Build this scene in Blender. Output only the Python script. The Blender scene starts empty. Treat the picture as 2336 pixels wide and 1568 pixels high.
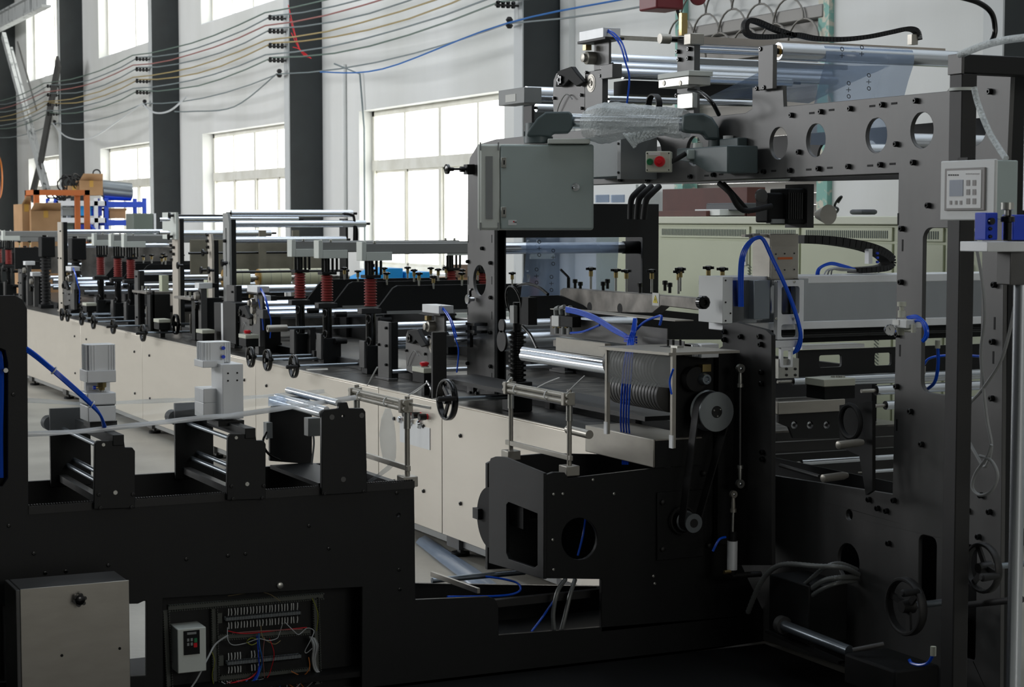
import bpy, math, random
from mathutils import Vector as V, Matrix
from mathutils.geometry import tessellate_polygon
random.seed(7)
SC = bpy.context.scene
COL = SC.collection
# ---------------------------------------------------------------- camera
F = 4230.0; CX = 1168.0; CY = 784.0; H = 1.8
PITCH = math.atan(285.0 / F); YAW = math.radians(25.67)
fh = V((math.sin(YAW), math.cos(YAW), 0)); CR = V((math.cos(YAW), -math.sin(YAW), 0))
CF = fh * math.cos(PITCH) - V((0, 0, 1)) * math.sin(PITCH); CU = CR.cross(CF)
CAM = V((0, 0, H))
cd = bpy.data.cameras.new('camera'); cam = bpy.data.objects.new('camera', cd); COL.objects.link(cam)
cd.sensor_width = 36.0; cd.lens = 36.0 * F / 2336.0; cd.clip_start = 0.05; cd.clip_end = 300
cam.matrix_world = Matrix.Translation(CAM) @ Matrix((CR, CU, -CF)).transposed().to_4x4()
cd.dof.use_dof = True; cd.dof.focus_distance = 8.3; cd.dof.aperture_fstop = 9.0
SC.camera = cam
# ---------------------------------------------------------------- world, light, exposure
w = bpy.data.worlds.new('overcast_sky'); SC.world = w; w.use_nodes = True
bg = w.node_tree.nodes['Background']; bg.inputs[0].default_value = (1.0, 0.985, 0.95, 1); bg.inputs[1].default_value = 4.8
def area(name, loc, rot, sx, sy, power, col=(1, 1, 1)):
    l = bpy.data.lights.new(name, 'AREA'); l.shape = 'RECTANGLE'; l.size = sx; l.size_y = sy; l.energy = power; l.color = col
    o = bpy.data.objects.new(name, l); COL.objects.link(o); o.location = loc; o.rotation_euler = rot; return o
# daylight entering by the windows of the opposite long wall plus an added fill behind the camera
for k, y in enumerate((5.5, 13.0, 20.5, 28.0, 36.0)):
    area('window_daylight', (-8.8, y, 5.3), (0, math.radians(-78), 0), 3.6, 4.8, (50, 260, 850, 1050, 1050)[k], (0.97, 0.98, 1.0))
area('back_fill', (4.2, -10.8, 5.0), (math.radians(80), 0, 0), 5.0, 3.4, 240, (1.0, 0.97, 0.92))  # added fill for the faces turned towards the camera
area('roof_light', (1.5, 15.0, 9.3), (0, 0, 0), 1.6, 26.0, 240, (0.82, 0.90, 1.0))
area('roof_light', (7.2, 13.0, 9.3), (0, 0, 0), 2.2, 26.0, 480, (0.82, 0.90, 1.0))
SC.view_settings.view_transform = 'Standard'; SC.view_settings.look = 'None'
SC.view_settings.exposure = 0.0; SC.view_settings.gamma = 1.0; SC.view_settings.use_curve_mapping = False
SC.cycles.use_denoising = True; SC.cycles.max_bounces = 8; SC.cycles.transparent_max_bounces = 16
SC.cycles.diffuse_bounces = 4; SC.cycles.glossy_bounces = 4; SC.cycles.sample_clamp_indirect = 4.0
# ---------------------------------------------------------------- pixel rays -> points on real planes
def ray(px, py): return (CF + CR * ((px - CX) / F) + CU * ((CY - py) / F))
def pX(px, py, X): r = ray(px, py); return CAM + r * (X / r.x)
def pY(px, py, Y): r = ray(px, py); return CAM + r * (Y / r.y)
def pZ(px, py, Z): r = ray(px, py); return CAM + r * ((Z - H) / r.z)
def oY(Y, *pp): return [(q.x, q.z) for q in (pY(a, b, Y) for a, b in pp)]
def oX(X, *pp): return [(q.y, q.z) for q in (pX(a, b, X) for a, b in pp)]
# ---------------------------------------------------------------- materials
def lin(c):
    if isinstance(c, str): c = [int(c[i:i + 2], 16) / 255 for i in (0, 2, 4)]
    return tuple((x / 12.92 if x <= 0.04045 else ((x + 0.055) / 1.055) ** 2.4) for x in c)
MT = {}
def mat(name, col, rough=0.5, metal=0.0, col2=None, ns=6.0, stretch=None, bump=0.0, bs=60.0, alpha=1.0, spec=0.5, rv=0.0, sharp=None, emit=0, trans=0.0):
    m = bpy.data.materials.new(name); m.use_nodes = True; nt = m.node_tree; b = nt.nodes['Principled BSDF']
    b.inputs['Base Color'].default_value = (*lin(col), 1); b.inputs['Roughness'].default_value = rough
    b.inputs['Metallic'].default_value = metal; b.inputs['Alpha'].default_value = alpha
    b.inputs['Specular IOR Level'].default_value = spec; b.inputs['Transmission Weight'].default_value = trans
    if emit: b.inputs['Emission Color'].default_value = (*lin(col), 1); b.inputs['Emission Strength'].default_value = emit
    if col2 or bump or rv:
        tc = nt.nodes.new('ShaderNodeTexCoord'); mp = nt.nodes.new('ShaderNodeMapping'); nt.links.new(tc.outputs['Object'], mp.inputs[0])
        if stretch: mp.inputs['Scale'].default_value = stretch
        n = nt.nodes.new('ShaderNodeTexNoise'); n.inputs['Scale'].default_value = ns; n.inputs['Detail'].default_value = 6
        nt.links.new(mp.outputs[0], n.inputs[0])
        if col2:
            r = nt.nodes.new('ShaderNodeValToRGB'); lo, hi = sharp or (0.35, 0.68)
            r.color_ramp.elements[0].position = lo; r.color_ramp.elements[1].position = hi
            r.color_ramp.elements[0].color = (*lin(col), 1); r.color_ramp.elements[1].color = (*lin(col2), 1)
            nt.links.new(n.outputs['Fac'], r.inputs[0]); nt.links.new(r.outputs[0], b.inputs['Base Color'])
        if rv:
            mr = nt.nodes.new('ShaderNodeMapRange'); mr.inputs[3].default_value = max(0.02, rough - rv); mr.inputs[4].default_value = rough + rv
            nt.links.new(n.outputs['Fac'], mr.inputs[0]); nt.links.new(mr.outputs[0], b.inputs['Roughness'])
        if bump:
            n2 = nt.nodes.new('ShaderNodeTexNoise'); n2.inputs['Scale'].default_value = bs; nt.links.new(mp.outputs[0], n2.inputs[0])
            bp = nt.nodes.new('ShaderNodeBump'); bp.inputs['Strength'].default_value = bump; bp.inputs['Distance'].default_value = 0.01
            nt.links.new(n2.outputs['Fac'], bp.inputs['Height']); nt.links.new(bp.outputs[0], b.inputs['Normal'])
    MT[name] = m; return m
mat('wall_paint', 'dedfdd', 0.75, col2='cfd0cc', ns=0.7, stretch=(1, 1, 0.25), bump=0.05, bs=40)
mat('ceiling_sheet', '8a8e90', 0.6)
mat('concrete', '8f8c84', 0.45, col2='a9a69c', ns=1.6, bump=0.15, bs=30, rv=0.15)
mat('column_paint', '262b2c', 0.5, col2='2c3233', ns=3)
mat('column_flange', 'c2c5c5', 0.55, col2='5f6566', ns=7, stretch=(1, 1, 0.12), sharp=(0.54, 0.68))
mat('window_alu', 'e8e7de', 0.5, col2='d6d4c8', ns=3)
mat('reveal_white', 'e9edf0', 0.7)
mat('black_paint', '0f1111', 0.5, col2='0c0d0e', ns=5, bump=0.03, bs=200, spec=0.35)
mat('black_matte', '0a0b0b', 0.65, spec=0.3)
mat('black_gloss', '070808', 0.2)
mat('black_rubber', '0e0e0e', 0.65)
mat('oxide', '50504f', 0.42, 0.35, col2='605f5e', ns=4, stretch=(1, 1, 0.5), rv=0.08)
mat('oxide_dark', '1e1e1e', 0.5, 0.2, col2='272625', ns=4)
mat('oxide_scratched', '3a3937', 0.35, 0.35, col2='77726a', ns=7, stretch=(1, 2.5, 1), rv=0.12, sharp=(0.45, 0.75))
mat('oxide_worn', '6a6762', 0.38, 0.45, col2='96918a', ns=9, rv=0.12)
mat('panel_steel', 'e4ddd1', 0.34, 0.6, col2='d8d1c5', ns=1.0, stretch=(1, .6, 2.5), rv=0.1)
mat('steel', 'b9b6ae', 0.28, 0.85, col2='a3a098', ns=12, stretch=(1, 1, 6), rv=0.08)
mat('steel_brushed', 'a8a49b', 0.38, 0.65, col2='a19d94', ns=9, stretch=(1, 1, 3), rv=0.05)
mat('pulley_alu', '9aa0a2', 0.3, 0.7)
mat('roller_rubber', '3b3a38', 0.5)
mat('chrome', 'e6e9ee', 0.09, 1.0)
mat('roller', 'dde2e8', 0.24, 1.0)
mat('roller_dull', '8f979e', 0.3, 0.8)
mat('zinc', 'b8b8b2', 0.3, 0.9)
mat('alu', 'e4e6e7', 0.42, 0.2, col2='dadcdd', ns=8, stretch=(1, 1, 0.2))
mat('alu_dull', '8c8d8b', 0.5, 0.4)
mat('beam_alu', 'b9afa4', 0.35, 0.6)
mat('brass', 'ac9866', 0.3, 0.85)
mat('blue_hose', '0d52d2', 0.22)
mat('blue_plastic', '1440c8', 0.35)
mat('cabinet_grey', 'aab7b4', 0.5, col2='a4b1ae', ns=2)
mat('cabinet_light', 'cdd2cb', 0.5)
mat('arm_grey', '505d5e', 0.42)
mat('cream', 'c3c8ae', 0.5, col2='bbc0a6', ns=1.0)
mat('cream_light', 'cfd2be', 0.5)
mat('box_cream', 'bfc0b0', 0.5)
mat('beige_frame', '8f8a7a', 0.5, 0.2, col2='7c786a', ns=5)
mat('white_plastic', 'd8dad8', 0.45)
mat('grey_plastic', '8a8d8c', 0.5)
mat('conduit', '777a78', 0.4, 0.3)
mat('cable_grey', '8b8d8c', 0.5)
mat('red_spring', '86322f', 0.4)
mat('red_plastic', 'd0202a', 0.25)
mat('green_plastic', '1f7a4a', 0.4)
mat('orange_paint', 'b8642c', 0.5)
mat('rack_blue', '1f46b8', 0.45)
mat('rack_white', 'd6d8dc', 0.5)
mat('cardboard', 'a98560', 0.8, col2='9b7853', ns=4)
mat('crate_blue', '1a9be0', 0.5)
mat('dark_red_wood', '4e2a22', 0.6, col2='5a3028', ns=5)
mat('green_grey', '5d6760', 0.6)
mat('teal_paint', '7fb0a4', 0.6, col2='c9c5b4', ns=12, sharp=(0.52, 0.6))
mat('shutter', '6b6862', 0.45, 0.4)
mat('lintel', '807e7a', 0.5, 0.3)
mat('dark_red_paint', '7a2a30', 0.45)
mat('roll_cream', 'd9d7b4', 0.4)
mat('amber', 'b98f3c', 0.35)
mat('bubble', 'dfe6e6', 0.25, alpha=0.62, bump=1.0, bs=90)
mat('wire_green', '5c6f66', 0.5); mat('wire_red', '94605c', 0.5); mat('wire_yellow', '9c8a5c', 0.5); mat('wire_grey', '6f7a7c', 0.5)
mat('wire_white', 'c4c8ca', 0.5); mat('wire_blue', '2f6bb0', 0.5); mat('wire_orange', 'b86a28', 0.5); mat('wire_lime', '8a8f2a', 0.5)
mat('sign_yellow', 'e6d020', 0.4); mat('ink', '141414', 0.6); mat('lcd', '8f98a6', 0.3); mat('keypad', 'dfe0de', 0.4)
mat('bezel', '8f8b88', 0.5)
mat('label_white', 'dcdcd6', 0.6); mat('label_orange', 'c8622a', 0.6)
mat('rod_ivory', 'a39f92', 0.4, col2='8c877a', ns=9, stretch=(1, 1, 1))
mat('grey_duct', '565a54', 0.55)
mat('terminal_grey', '98a0a4', 0.5)
mat('mirror_steel', 'b4b8bc', 0.16, 0.95, col2='9a9da0', ns=1.2, stretch=(1.5, 1, .3))
mat('upright_beige', 'b5aea2', 0.5, 0.2)
mat('cardboard_dark', '6e5846', .8)
mat('grey_dark', '3c3f42', 0.5)
def film(name, col, a, rough=0.08):
    m = bpy.data.materials.new(name); m.use_nodes = True; nt = m.node_tree; nt.nodes.clear()
    o = nt.nodes.new('ShaderNodeOutputMaterial'); t = nt.nodes.new('ShaderNodeBsdfTransparent'); t.inputs[0].default_value = (*[1 - (1 - x) * 0.3 for x in lin(col)], 1)
    p = nt.nodes.new('ShaderNodeBsdfPrincipled'); p.inputs['Base Color'].default_value = (*lin(col), 1); p.inputs['Roughness'].default_value = rough
    p.inputs['Specular IOR Level'].default_value = 0.9
    mx = nt.nodes.new('ShaderNodeMixShader'); mx.inputs[0].default_value = a
    nt.links.new(t.outputs[0], mx.inputs[1]); nt.links.new(p.outputs[0], mx.inputs[2]); nt.links.new(mx.outputs[0], o.inputs[0]); MT[name] = m
film('glass', 'f2f6f4', 0.06); film('film_edge', 'fbfdfe', 0.6, 0.06); film('film_clear', 'eef4f8', 0.22, 0.10); film('film_blue', 'c3d6ee', 0.34, 0.2); film('film_tint', 'bfcfe6', 0.42, 0.2); film('perspex', 'a6aaa8', 0.2, 0.2)
# ---------------------------------------------------------------- mesh builder
def frame(d):
    d = V(d).normalized(); a = V((0, 0, 1)) if abs(d.z) < 0.9 else V((1, 0, 0))
    u = d.cross(a).normalized(); return d, u, d.cross(u).normalized()
def spline(pts, k=6):
    P = [V(p) for p in pts]
    if len(P) < 3 or k < 2: return P
    out = []
    for i in range(len(P) - 1):
        p0 = P[max(i - 1, 0)]; p1 = P[i]; p2 = P[i + 1]; p3 = P[min(i + 2, len(P) - 1)]
        for j in range(k):
            t = j / k
            out.append(0.5 * ((2 * p1) + (p2 - p0) * t + (2 * p0 - 5 * p1 + 4 * p2 - p3) * t * t + (3 * p1 - p0 - 3 * p2 + p3) * t ** 3))
    return out + [P[-1]]
def circ(cx, cy, rx, ry=None, n=20): ry = ry or rx; return [(cx + rx * math.cos(2 * math.pi * i / n), cy + ry * math.sin(2 * math.pi * i / n)) for i in range(n)]
def rrect(x0, x1, z0, z1, r=0.01, n=4):
    o = []
    for cx, cz, a0 in ((x1 - r, z1 - r, 0), (x0 + r, z1 - r, 90), (x0 + r, z0 + r, 180), (x1 - r, z0 + r, 270)):
        for i in range(n + 1): a = math.radians(a0 + 90 * i / n); o.append((cx + r * math.cos(a), cz + r * math.sin(a)))
    return o
def wloc(o):
    l = V((0, 0, 0))
    while o is not None: l += o.location; o = o.parent
    return l
class M:
    def __init__(s): s.v = []; s.f = []
    def add(s, vs, fs): n = len(s.v); s.v += [V(p) for p in vs]; s.f += [tuple(i + n for i in f) for f in fs]; return s
    def box(s, x0, x1, y0, y1, z0, z1):
        return s.add([(x0, y0, z0), (x1, y0, z0), (x1, y1, z0), (x0, y1, z0), (x0, y0, z1), (x1, y0, z1), (x1, y1, z1), (x0, y1, z1)],
                     [(0, 3, 2, 1), (4, 5, 6, 7), (0, 1, 5, 4), (1, 2, 6, 5), (2, 3, 7, 6), (3, 0, 4, 7)])
    def bar(s, a, b, w, h, up=(0, 0, 1)):
        a = V(a); b = V(b); d = (b - a).normalized(); u = V(up); r = d.cross(u).normalized(); u = r.cross(d)
        vs = [p + r * (i * w / 2) + u * (j * h / 2) for p in (a, b) for i, j in ((-1, -1), (1, -1), (1, 1), (-1, 1))]
        return s.add(vs, [(0, 1, 2, 3), (7, 6, 5, 4), (0, 4, 5, 1), (1, 5, 6, 2), (2, 6, 7, 3), (3, 7, 4, 0)])
    def lathe(s, p, d, prof, n=16):
        d, u, w2 = frame(d); p = V(p); vs = []; fs = []
        for t, r in prof:
            for i in range(n): a = 2 * math.pi * i / n; vs.append(p + d * t + (u * math.cos(a) + w2 * math.sin(a)) * r)
        m = len(prof)
        for k in range(m - 1):
            for i in range(n): j = (i + 1) % n; fs.append((k * n + i, k * n + j, (k + 1) * n + j, (k + 1) * n + i))
        if prof[0] == prof[-1]: return s.add(vs, fs)
        if prof[0][1] > 1e-6: fs.append(tuple(range(n - 1, -1, -1)))
        if prof[-1][1] > 1e-6: fs.append(tuple((m - 1) * n + i for i in range(n)))
        return s.add(vs, fs)
    def cyl(s, a, b, r, n=14, r2=None):
        a = V(a); b = V(b); L = (b - a).length
        return s.lathe(a, b - a, [(0, r), (L, r if r2 is None else r2)], n)
    def ring(s, p, d, ri, ro, t, n=24):
        return s.lathe(p, d, [(0, ri), (0, ro), (t, ro), (t, ri), (0, ri)], n)
    def torus(s, p, d, R, r, n=28, m=8):
        d, u, w2 = frame(d); p = V(p); vs = []; fs = []
        for i in range(n):
            a = 2 * math.pi * i / n; c = u * math.cos(a) + w2 * math.sin(a)
            for j in range(m): b = 2 * math.pi * j / m; vs.append(p + c * (R + r * math.cos(b)) + d * (r * math.sin(b)))
        for i in range(n):
            for j in range(m): fs.append((i * m + j, ((i + 1) % n) * m + j, ((i + 1) % n) * m + (j + 1) % m, i * m + (j + 1) % m))
        return s.add(vs, fs)
    def tube(s, pts, r, n=8, k=6, flat=None):
        P = spline(pts, k); vs = []; fs = []; d0 = (P[1] - P[0]).normalized(); _, u, _w = frame(d0)
        for i, p in enumerate(P):
            d = (P[min(i + 1, len(P) - 1)] - P[max(i - 1, 0)])
            d = d.normalized() if d.length > 1e-9 else d0
            u = (u - d * u.dot(d)); u = u.normalized() if u.length > 1e-6 else frame(d)[1]; w2 = d.cross(u)
            rr = r[i * (len(r) - 1) // max(1, len(P) - 1)] if isinstance(r, (list, tuple)) else r
            for j in range(n): a = 2 * math.pi * j / n; vs.append(p + u * (math.cos(a) * rr) + w2 * (math.sin(a) * rr))
        for i in range(len(P) - 1):
            for j in range(n): q = (j + 1) % n; fs.append((i * n + j, i * n + q, (i + 1) * n + q, (i + 1) * n + j))
        fs.append(tuple(range(n - 1, -1, -1))); fs.append(tuple((len(P) - 1) * n + j for j in range(n)))
        return s.add(vs, fs)
    def sph(s, c, r, n=12, sq=1.0):
        return s.lathe(V(c) - V((0, 0, r * sq)), (0, 0, 1), [(r * sq * (1 - math.cos(math.pi * i / 8)), max(1e-7, r * math.sin(math.pi * i / 8))) for i in range(9)], n)
    def poly(s, loops, f0, f1):
        L = [[V((a, b, 0)) for a, b in l] for l in loops]; tris = tessellate_polygon(L); flat = [p for l in L for p in l]; n = len(flat)
        vs = [f0(p.x, p.y) for p in flat] + [f1(p.x, p.y) for p in flat]
        fs = [tuple(t) for t in tris] + [tuple(i + n for i in reversed(t)) for t in tris]; k = 0
        for l in L:
            m = len(l)
            for i in range(m): j = (i + 1) % m; fs.append((k + i, k + j, n + k + j, n + k + i))
            k += m
        return s.add(vs, fs)
    def plY(s, out, y0, y1, holes=()): return s.poly([out, *holes], lambda a, b: V((a, y0, b)), lambda a, b: V((a, y1, b)))
    def plX(s, out, x0, x1, holes=()): return s.poly([out, *holes], lambda a, b: V((x0, a, b)), lambda a, b: V((x1, a, b)))
    def plZ(s, out, z0, z1, holes=()): return s.poly([out, *holes], lambda a, b: V((a, b, z0)), lambda a, b: V((a, b, z1)))
    def sheet(s, rows):
        n = len(rows[0]); vs = [p for r in rows for p in r]
        return s.add(vs, [(i * n + j, i * n + j + 1, (i + 1) * n + j + 1, (i + 1) * n + j) for i in range(len(rows) - 1) for j in range(n - 1)])
    def mesh(s, name, mt, off=V((0, 0, 0))):
        me = bpy.data.meshes.new(name); me.from_pydata([tuple(p - off) for p in s.v], [], s.f); me.materials.append(MT[mt])
        import bmesh
        bm = bmesh.new(); bm.from_mesh(me); bmesh.ops.recalc_face_normals(bm, faces=bm.faces); bm.to_mesh(me); bm.free()
        me.polygons.foreach_set('use_smooth', [True] * len(me.polygons)); me.set_sharp_from_angle(angle=math.radians(38)); return me
    def put(s, parent, name, mt, label=None, cat=None, group=None, kind=None, bev=0.0, solid=0.0):
        off = wloc(parent); me = s.mesh(name, mt, off); o = bpy.data.objects.new(name, me); COL.objects.link(o)
        if parent is not None: o.parent = parent
        if solid: md = o.modifiers.new('s', 'SOLIDIFY'); md.thickness = solid
        if bev: md = o.modifiers.new('b', 'BEVEL'); md.width = bev; md.segments = 2; md.limit_method = 'ANGLE'; md.angle_limit = math.radians(40)
        tag(o, label, cat, group, kind); return o
def tag(o, label=None, cat=None, group=None, kind=None):
    if label: o['label'] = label
    if cat: o['category'] = cat
    if group: o['group'] = group
    if kind: o['kind'] = kind
    return o
def thing(name, label, cat, loc=(0, 0, 0), group=None, kind=None):
    o = bpy.data.objects.new(name, None); COL.objects.link(o); o.location = loc; o.empty_display_size = 0.1
    return tag(o, label, cat, group, kind)
def dup(r, loc, label, rz=0.0, sc=None, skip=()):
    c = r.copy(); COL.objects.link(c); c.location = loc; c.rotation_euler = (0, 0, rz); c['label'] = label
    if sc: c.scale = sc if isinstance(sc, tuple) else (sc, sc, sc)
    for ch in list(r.children):
        if ch.name.split('.')[0] in skip: continue
        d = ch.copy(); COL.objects.link(d); d.parent = c
        for g in list(ch.children): e = g.copy(); COL.objects.link(e); e.parent = d
    return c
_bm = {}
def bolts(par, pts, ax, r=0.009, h=0.012, mt='black_gloss', name='bolt'):
    key = (ax, r, h, mt)
    d = {'x': (-1, 0, 0), 'y': (0, -1, 0), 'z': (0, 0, 1), 'X': (1, 0, 0)}[ax]
    if key not in _bm:
        _bm[key] = M().lathe((0, 0, 0), d, [(-0.002, r), (h * .85, r), (h, r * .8), (h, r * .45), (h * .55, r * .4)], 10).mesh('bolt', mt)
    off = wloc(par)
    for p in pts:
        o = bpy.data.objects.new(name, _bm[key]); COL.objects.link(o); o.parent = par; o.location = V(p) - off
def roller(par, a, b, r, mt='roller', ends='black_rubber', shaft=0.0, name='roller'):
    a = V(a); b = V(b); d = (b - a).normalized()
    o = M().cyl(a, b, r, 28).put(par, name, mt)
    M().ring(a - d * 0.002, d, r * 0.35, r * 0.72, 0.004, 20).put(o, 'bearing', 'amber' if mt == 'roller' and r > .03 else 'zinc')
    if shaft: M().cyl(a - d * shaft, b + d * shaft, r * 0.35, 12).put(o, 'shaft', ends)
    return o
def handwheel(loc, R, label, shaft=0.4, handle=True, group=None, ang=0.5, mt='black_gloss', hl=0.07):
    x, y, z = loc; t = thing('handwheel', label, 'handwheel', loc, group)
    M().lathe((x - R * .16, y, z), (1, 0, 0), [(R * .04, R * .86), (0, R * .9), (0, R * .97), (R * .05, R), (R * .27, R), (R * .32, R * .97), (R * .32, R * .9), (R * .28, R * .86), (R * .04, R * .86)], 36).put(t, 'rim', mt)
    M().lathe((x - .02, y, z), (1, 0, 0), [(0, R * .2), (.05, R * .26), (.06, R * .15)], 14).put(t, 'hub', mt)
    for k in range(3):
        a = ang + k * 2 * math.pi / 3
        M().bar((x + .012, y, z), (x, y + R * math.cos(a), z + R * math.sin(a)), R * .22, R * .1, (1, 0, 0)).put(t, 'spoke', mt)
    if handle:
        a = ang + 2.1; q = V((x, y + R * .95 * math.cos(a), z + R * .95 * math.sin(a)))
        M().lathe(q, (-1, 0, 0), [(0, .008), (.005, .011), (hl, .014), (hl + .006, .008)], 10).put(t, 'crank_handle', 'black_rubber')
    if shaft: M().cyl((x + .02, y, z), (x + shaft, y, z), R * .09 + .003, 10).put(t, 'shaft', 'roller_dull')
    return t
# ================================================================ ROOM
WX = 9.0
M().box(-9, WX + .3, -12, 76, -0.1, 0).put(None, 'floor', 'concrete', kind='structure')
M().box(-9.2, WX + .3, -12, 76, 9.6, 9.7).put(None, 'ceiling', 'ceiling_sheet', kind='structure')
M().box(-9.2, -9, -12, 76, 2.6, 9.6).put(None, 'wall_left', 'wall_paint', kind='structure')
M().box(-9.2, -8.99, -12, 76, 0, 2.6).put(None, 'shade_dado_left', 'column_paint', kind='structure')  # unseen dark lower wall, added to keep bounce light off low parts
M().box(-9.2, WX + .3, -12.2, -12, 0, 9.6).put(None, 'wall_back', 'wall_paint', kind='structure')
M().box(-9.2, WX + .3, 76, 76.2, 0, 9.6).put(None, 'wall_far', 'wall_paint', kind='structure')
CY_ = [10.0, 17.44, 24.9, 32.3, 39.8, 47.2, 54.7, 62.1]
holes = []; wins = []
for a, b in zip(CY_[1:], CY_[2:]):
    c = (a + b) / 2 + .03; holes.append([(c - 2.27, 1.12), (c + 2.27, 1.12), (c + 2.27, 3.24), (c - 2.27, 3.24)])
    holes.append([(c - 2.27, 5.08), (c + 2.27, 5.08), (c + 2.27, 7.3), (c - 2.27, 7.3)]); wins.append(c)
DY0, DY1, DZ = 12.75, 15.0, 3.46
holes.append([(DY0, 0.01), (DY1, 0.01), (DY1, 3.46), (DY0, 3.46)])
M().plX([(-12, 0), (76, 0), (76, 9.6), (-12, 9.6)], WX, WX + .28, holes).put(None, 'wall_right', 'wall_paint', kind='structure')
M().box(WX - .03, WX - .002, -12, DY0, 0, .12).box(WX - .03, WX - .002, DY1, 76, 0, .12).put(None, 'baseboard_right', 'green_grey', kind='structure')
nw = 0
for c in wins:
    for z0, z1, lower in ((1.12, 3.24, 1), (5.08, 7.3, 0)):
        if c > 55 and not lower: continue
        nw += 1; T = thing('window_%d' % nw, None, None, (WX + .2, c, z0), kind='structure')
        x0, x1 = WX + .19, WX + .25; y0, y1 = c - 2.27, c + 2.27; ft = .07
        m = M().box(x0, x1, y0, y1, z0, z0 + ft).box(x0, x1, y0, y1, z1 - ft, z1).box(x0, x1, y0, y0 + ft, z0, z1).box(x0, x1, y1 - ft, y1, z0, z1)
        q = (y1 - y0) / 4; zr = (2.44, 2.58) if lower else (5.95, 6.05)
        for i in (1, 2, 3):
            ww = .09 if i == 2 else .05
            m.box(x0 + .005, x1, y0 + q * i - ww / 2, y0 + q * i + ww / 2, z0, z1)
        if lower: m.box(x0 - .01, x1, y0, y1, zr[0], zr[1])
        m.put(T, 'window_frame', 'window_alu')
        # sliding sashes under the rail
        for i in range(4):
            a, b = y0 + q * i + .04, y0 + q * (i + 1) - .04
            for (s0, s1) in (((z0 + ft, zr[0]), (zr[1], z1 - ft)) if lower else ((z0 + ft, z1 - ft),)):
                xs = x0 + .02 + .015 * (i % 2)
                if lower and s1 < 2.5:
                    M().box(xs, xs + .02, a, a + .035, s0, s1).box(xs, xs + .02, b - .035, b, s0, s1).box(xs, xs + .02, a, b, s0, s0 + .035).box(xs, xs + .02, a, b, s1 - .03, s1).put(T, 'sash', 'window_alu')
                M().box(xs + .008, xs + .012, a, b, s0, s1).put(T, 'pane', 'glass')
        M().box(WX + .001, WX + .19, y0 + .001, y1 - .001, z0, z0 + .012).put(T, 'sill', 'reveal_white')
# an opened top vent in the third bay
# roller shutter door with a wire grille transom
T = thing('door_1', None, None, (WX, DY0, 0), kind='structure')
z = 0.02
while z < DZ - .2:
    M().plY([(WX + .10, z), (WX + .12, z), (WX + .135, z + .05), (WX + .12, z + .098), (WX + .10, z + .098), (WX + .105, z + .05)], DY0 + .06, DY1 - .06).put(T, 'slat', 'shutter'); z += .1
M().box(WX + .02, WX + .2, DY0, DY1, DZ - .24, DZ - .02).put(T, 'shutter_housing', 'lintel')
M().box(WX - .06, WX + .15, DY0 - .02, DY1 + .05, DZ - .01, DZ + .10).put(T, 'lintel_beam', 'lintel', bev=.01)
M().box(WX - .05, WX + .12, DY0 - .1, DY0 + .05, 0.01, 4.5).put(T, 'door_post', 'teal_paint')
M().box(WX - .05, WX + .12, DY1 - .05, DY1 + .1, 0.01, 4.5).put(T, 'door_post', 'teal_paint')
# scalloped wire grille: arcs
for row in range(6):
    for i in range(6):
        yc = DY0 + .22 + i * .44 + (.22 if row % 2 else 0); zc = DZ - .2 + row * .19
        if yc > DY1 + .1: continue
        pts = [(WX - .08, yc + .225 * math.cos(a), zc + .20 * math.sin(a)) for a in [math.pi * j / 10 for j in range(11)]]
        M().tube(pts, .009, 6, 1).put(T, 'grille_hoop', 'shutter')
# columns
for i, y in enumerate(CY_):
    T = thing('trim_%d' % (i + 1), None, None, (8.5, y, 0), kind='structure')
    wd = .2
    M().box(8.5, 8.515, y, y + wd, 0, 9.6).put(T, 'flange', 'column_flange')
    M().box(8.515, WX - .002, y + .004, y + .05, 0, 9.6).put(T, 'web', 'column_paint')
    M().box(8.99, WX - .001, y, y + wd, 0, 9.6).put(T, 'back_flange', 'column_paint')
    if i == 1: M().box(8.93, 8.999, y - .22, y - .02, 0, 9.6).put(T, 'plaster_strip', 'wall_paint')

def _fy(s, x0, y0, x1, y1, Y, dep=.02):
    a = pY(x0, y0, Y); b = pY(x1, y1, Y); return s.box(min(a.x, b.x), max(a.x, b.x), Y, Y + dep, min(a.z, b.z), max(a.z, b.z))
def _gx(s, x0, y0, x1, y1, X, dep=.02):
    a = pX(x0, y0, X); b = pX(x0, y1, X); c = pX(x1, y1, X); return s.box(X, X + dep, min(a.y, c.y), max(a.y, c.y), min(a.z, b.z), max(a.z, b.z))
M.fy = _fy; M.gx = _gx
BX = 3.96; BZ = 0.814
# ================================================================ MAIN LINE BED
T = thing('machine_bed', 'long low machine bed clad in pale steel panels running back along the hall', 'machine bed', (BX, 16, 0))
M().box(BX + .012, 5.55, 7.16, 24.9, .20, BZ - .005).put(T, 'bed_body', 'oxide_dark')
M().box(BX + .02, 5.55, 7.16, 24.9, BZ - .005, BZ + .004).put(T, 'bed_top', 'oxide_scratched')
M().box(BX + .03, BX + .06, 7.16, 24.9, .055, .2).put(T, 'plinth', 'alu_dull')
js = [7.15, 9.11, 10.04, 12.36, 15.47, 17.79, 20.9, 23.2, 24.9]
for a, b in zip(js, js[1:]):
    m = M().box(BX, BX + .008, a + .004, b - .004, .10, BZ - .006).box(BX, BX + .03, a + .004, b - .004, BZ - .006, BZ + .004)
    m.put(T, 'panel', 'panel_steel', bev=.003)
pts = []
for a, b in zip(js, js[1:]):
    for y in (a + .25, b - .25): pts += [(BX, y, .30), (BX, y, .66)]
bolts(T, pts, 'x', .011, .01, 'black_gloss', 'panel_screw')
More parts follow.
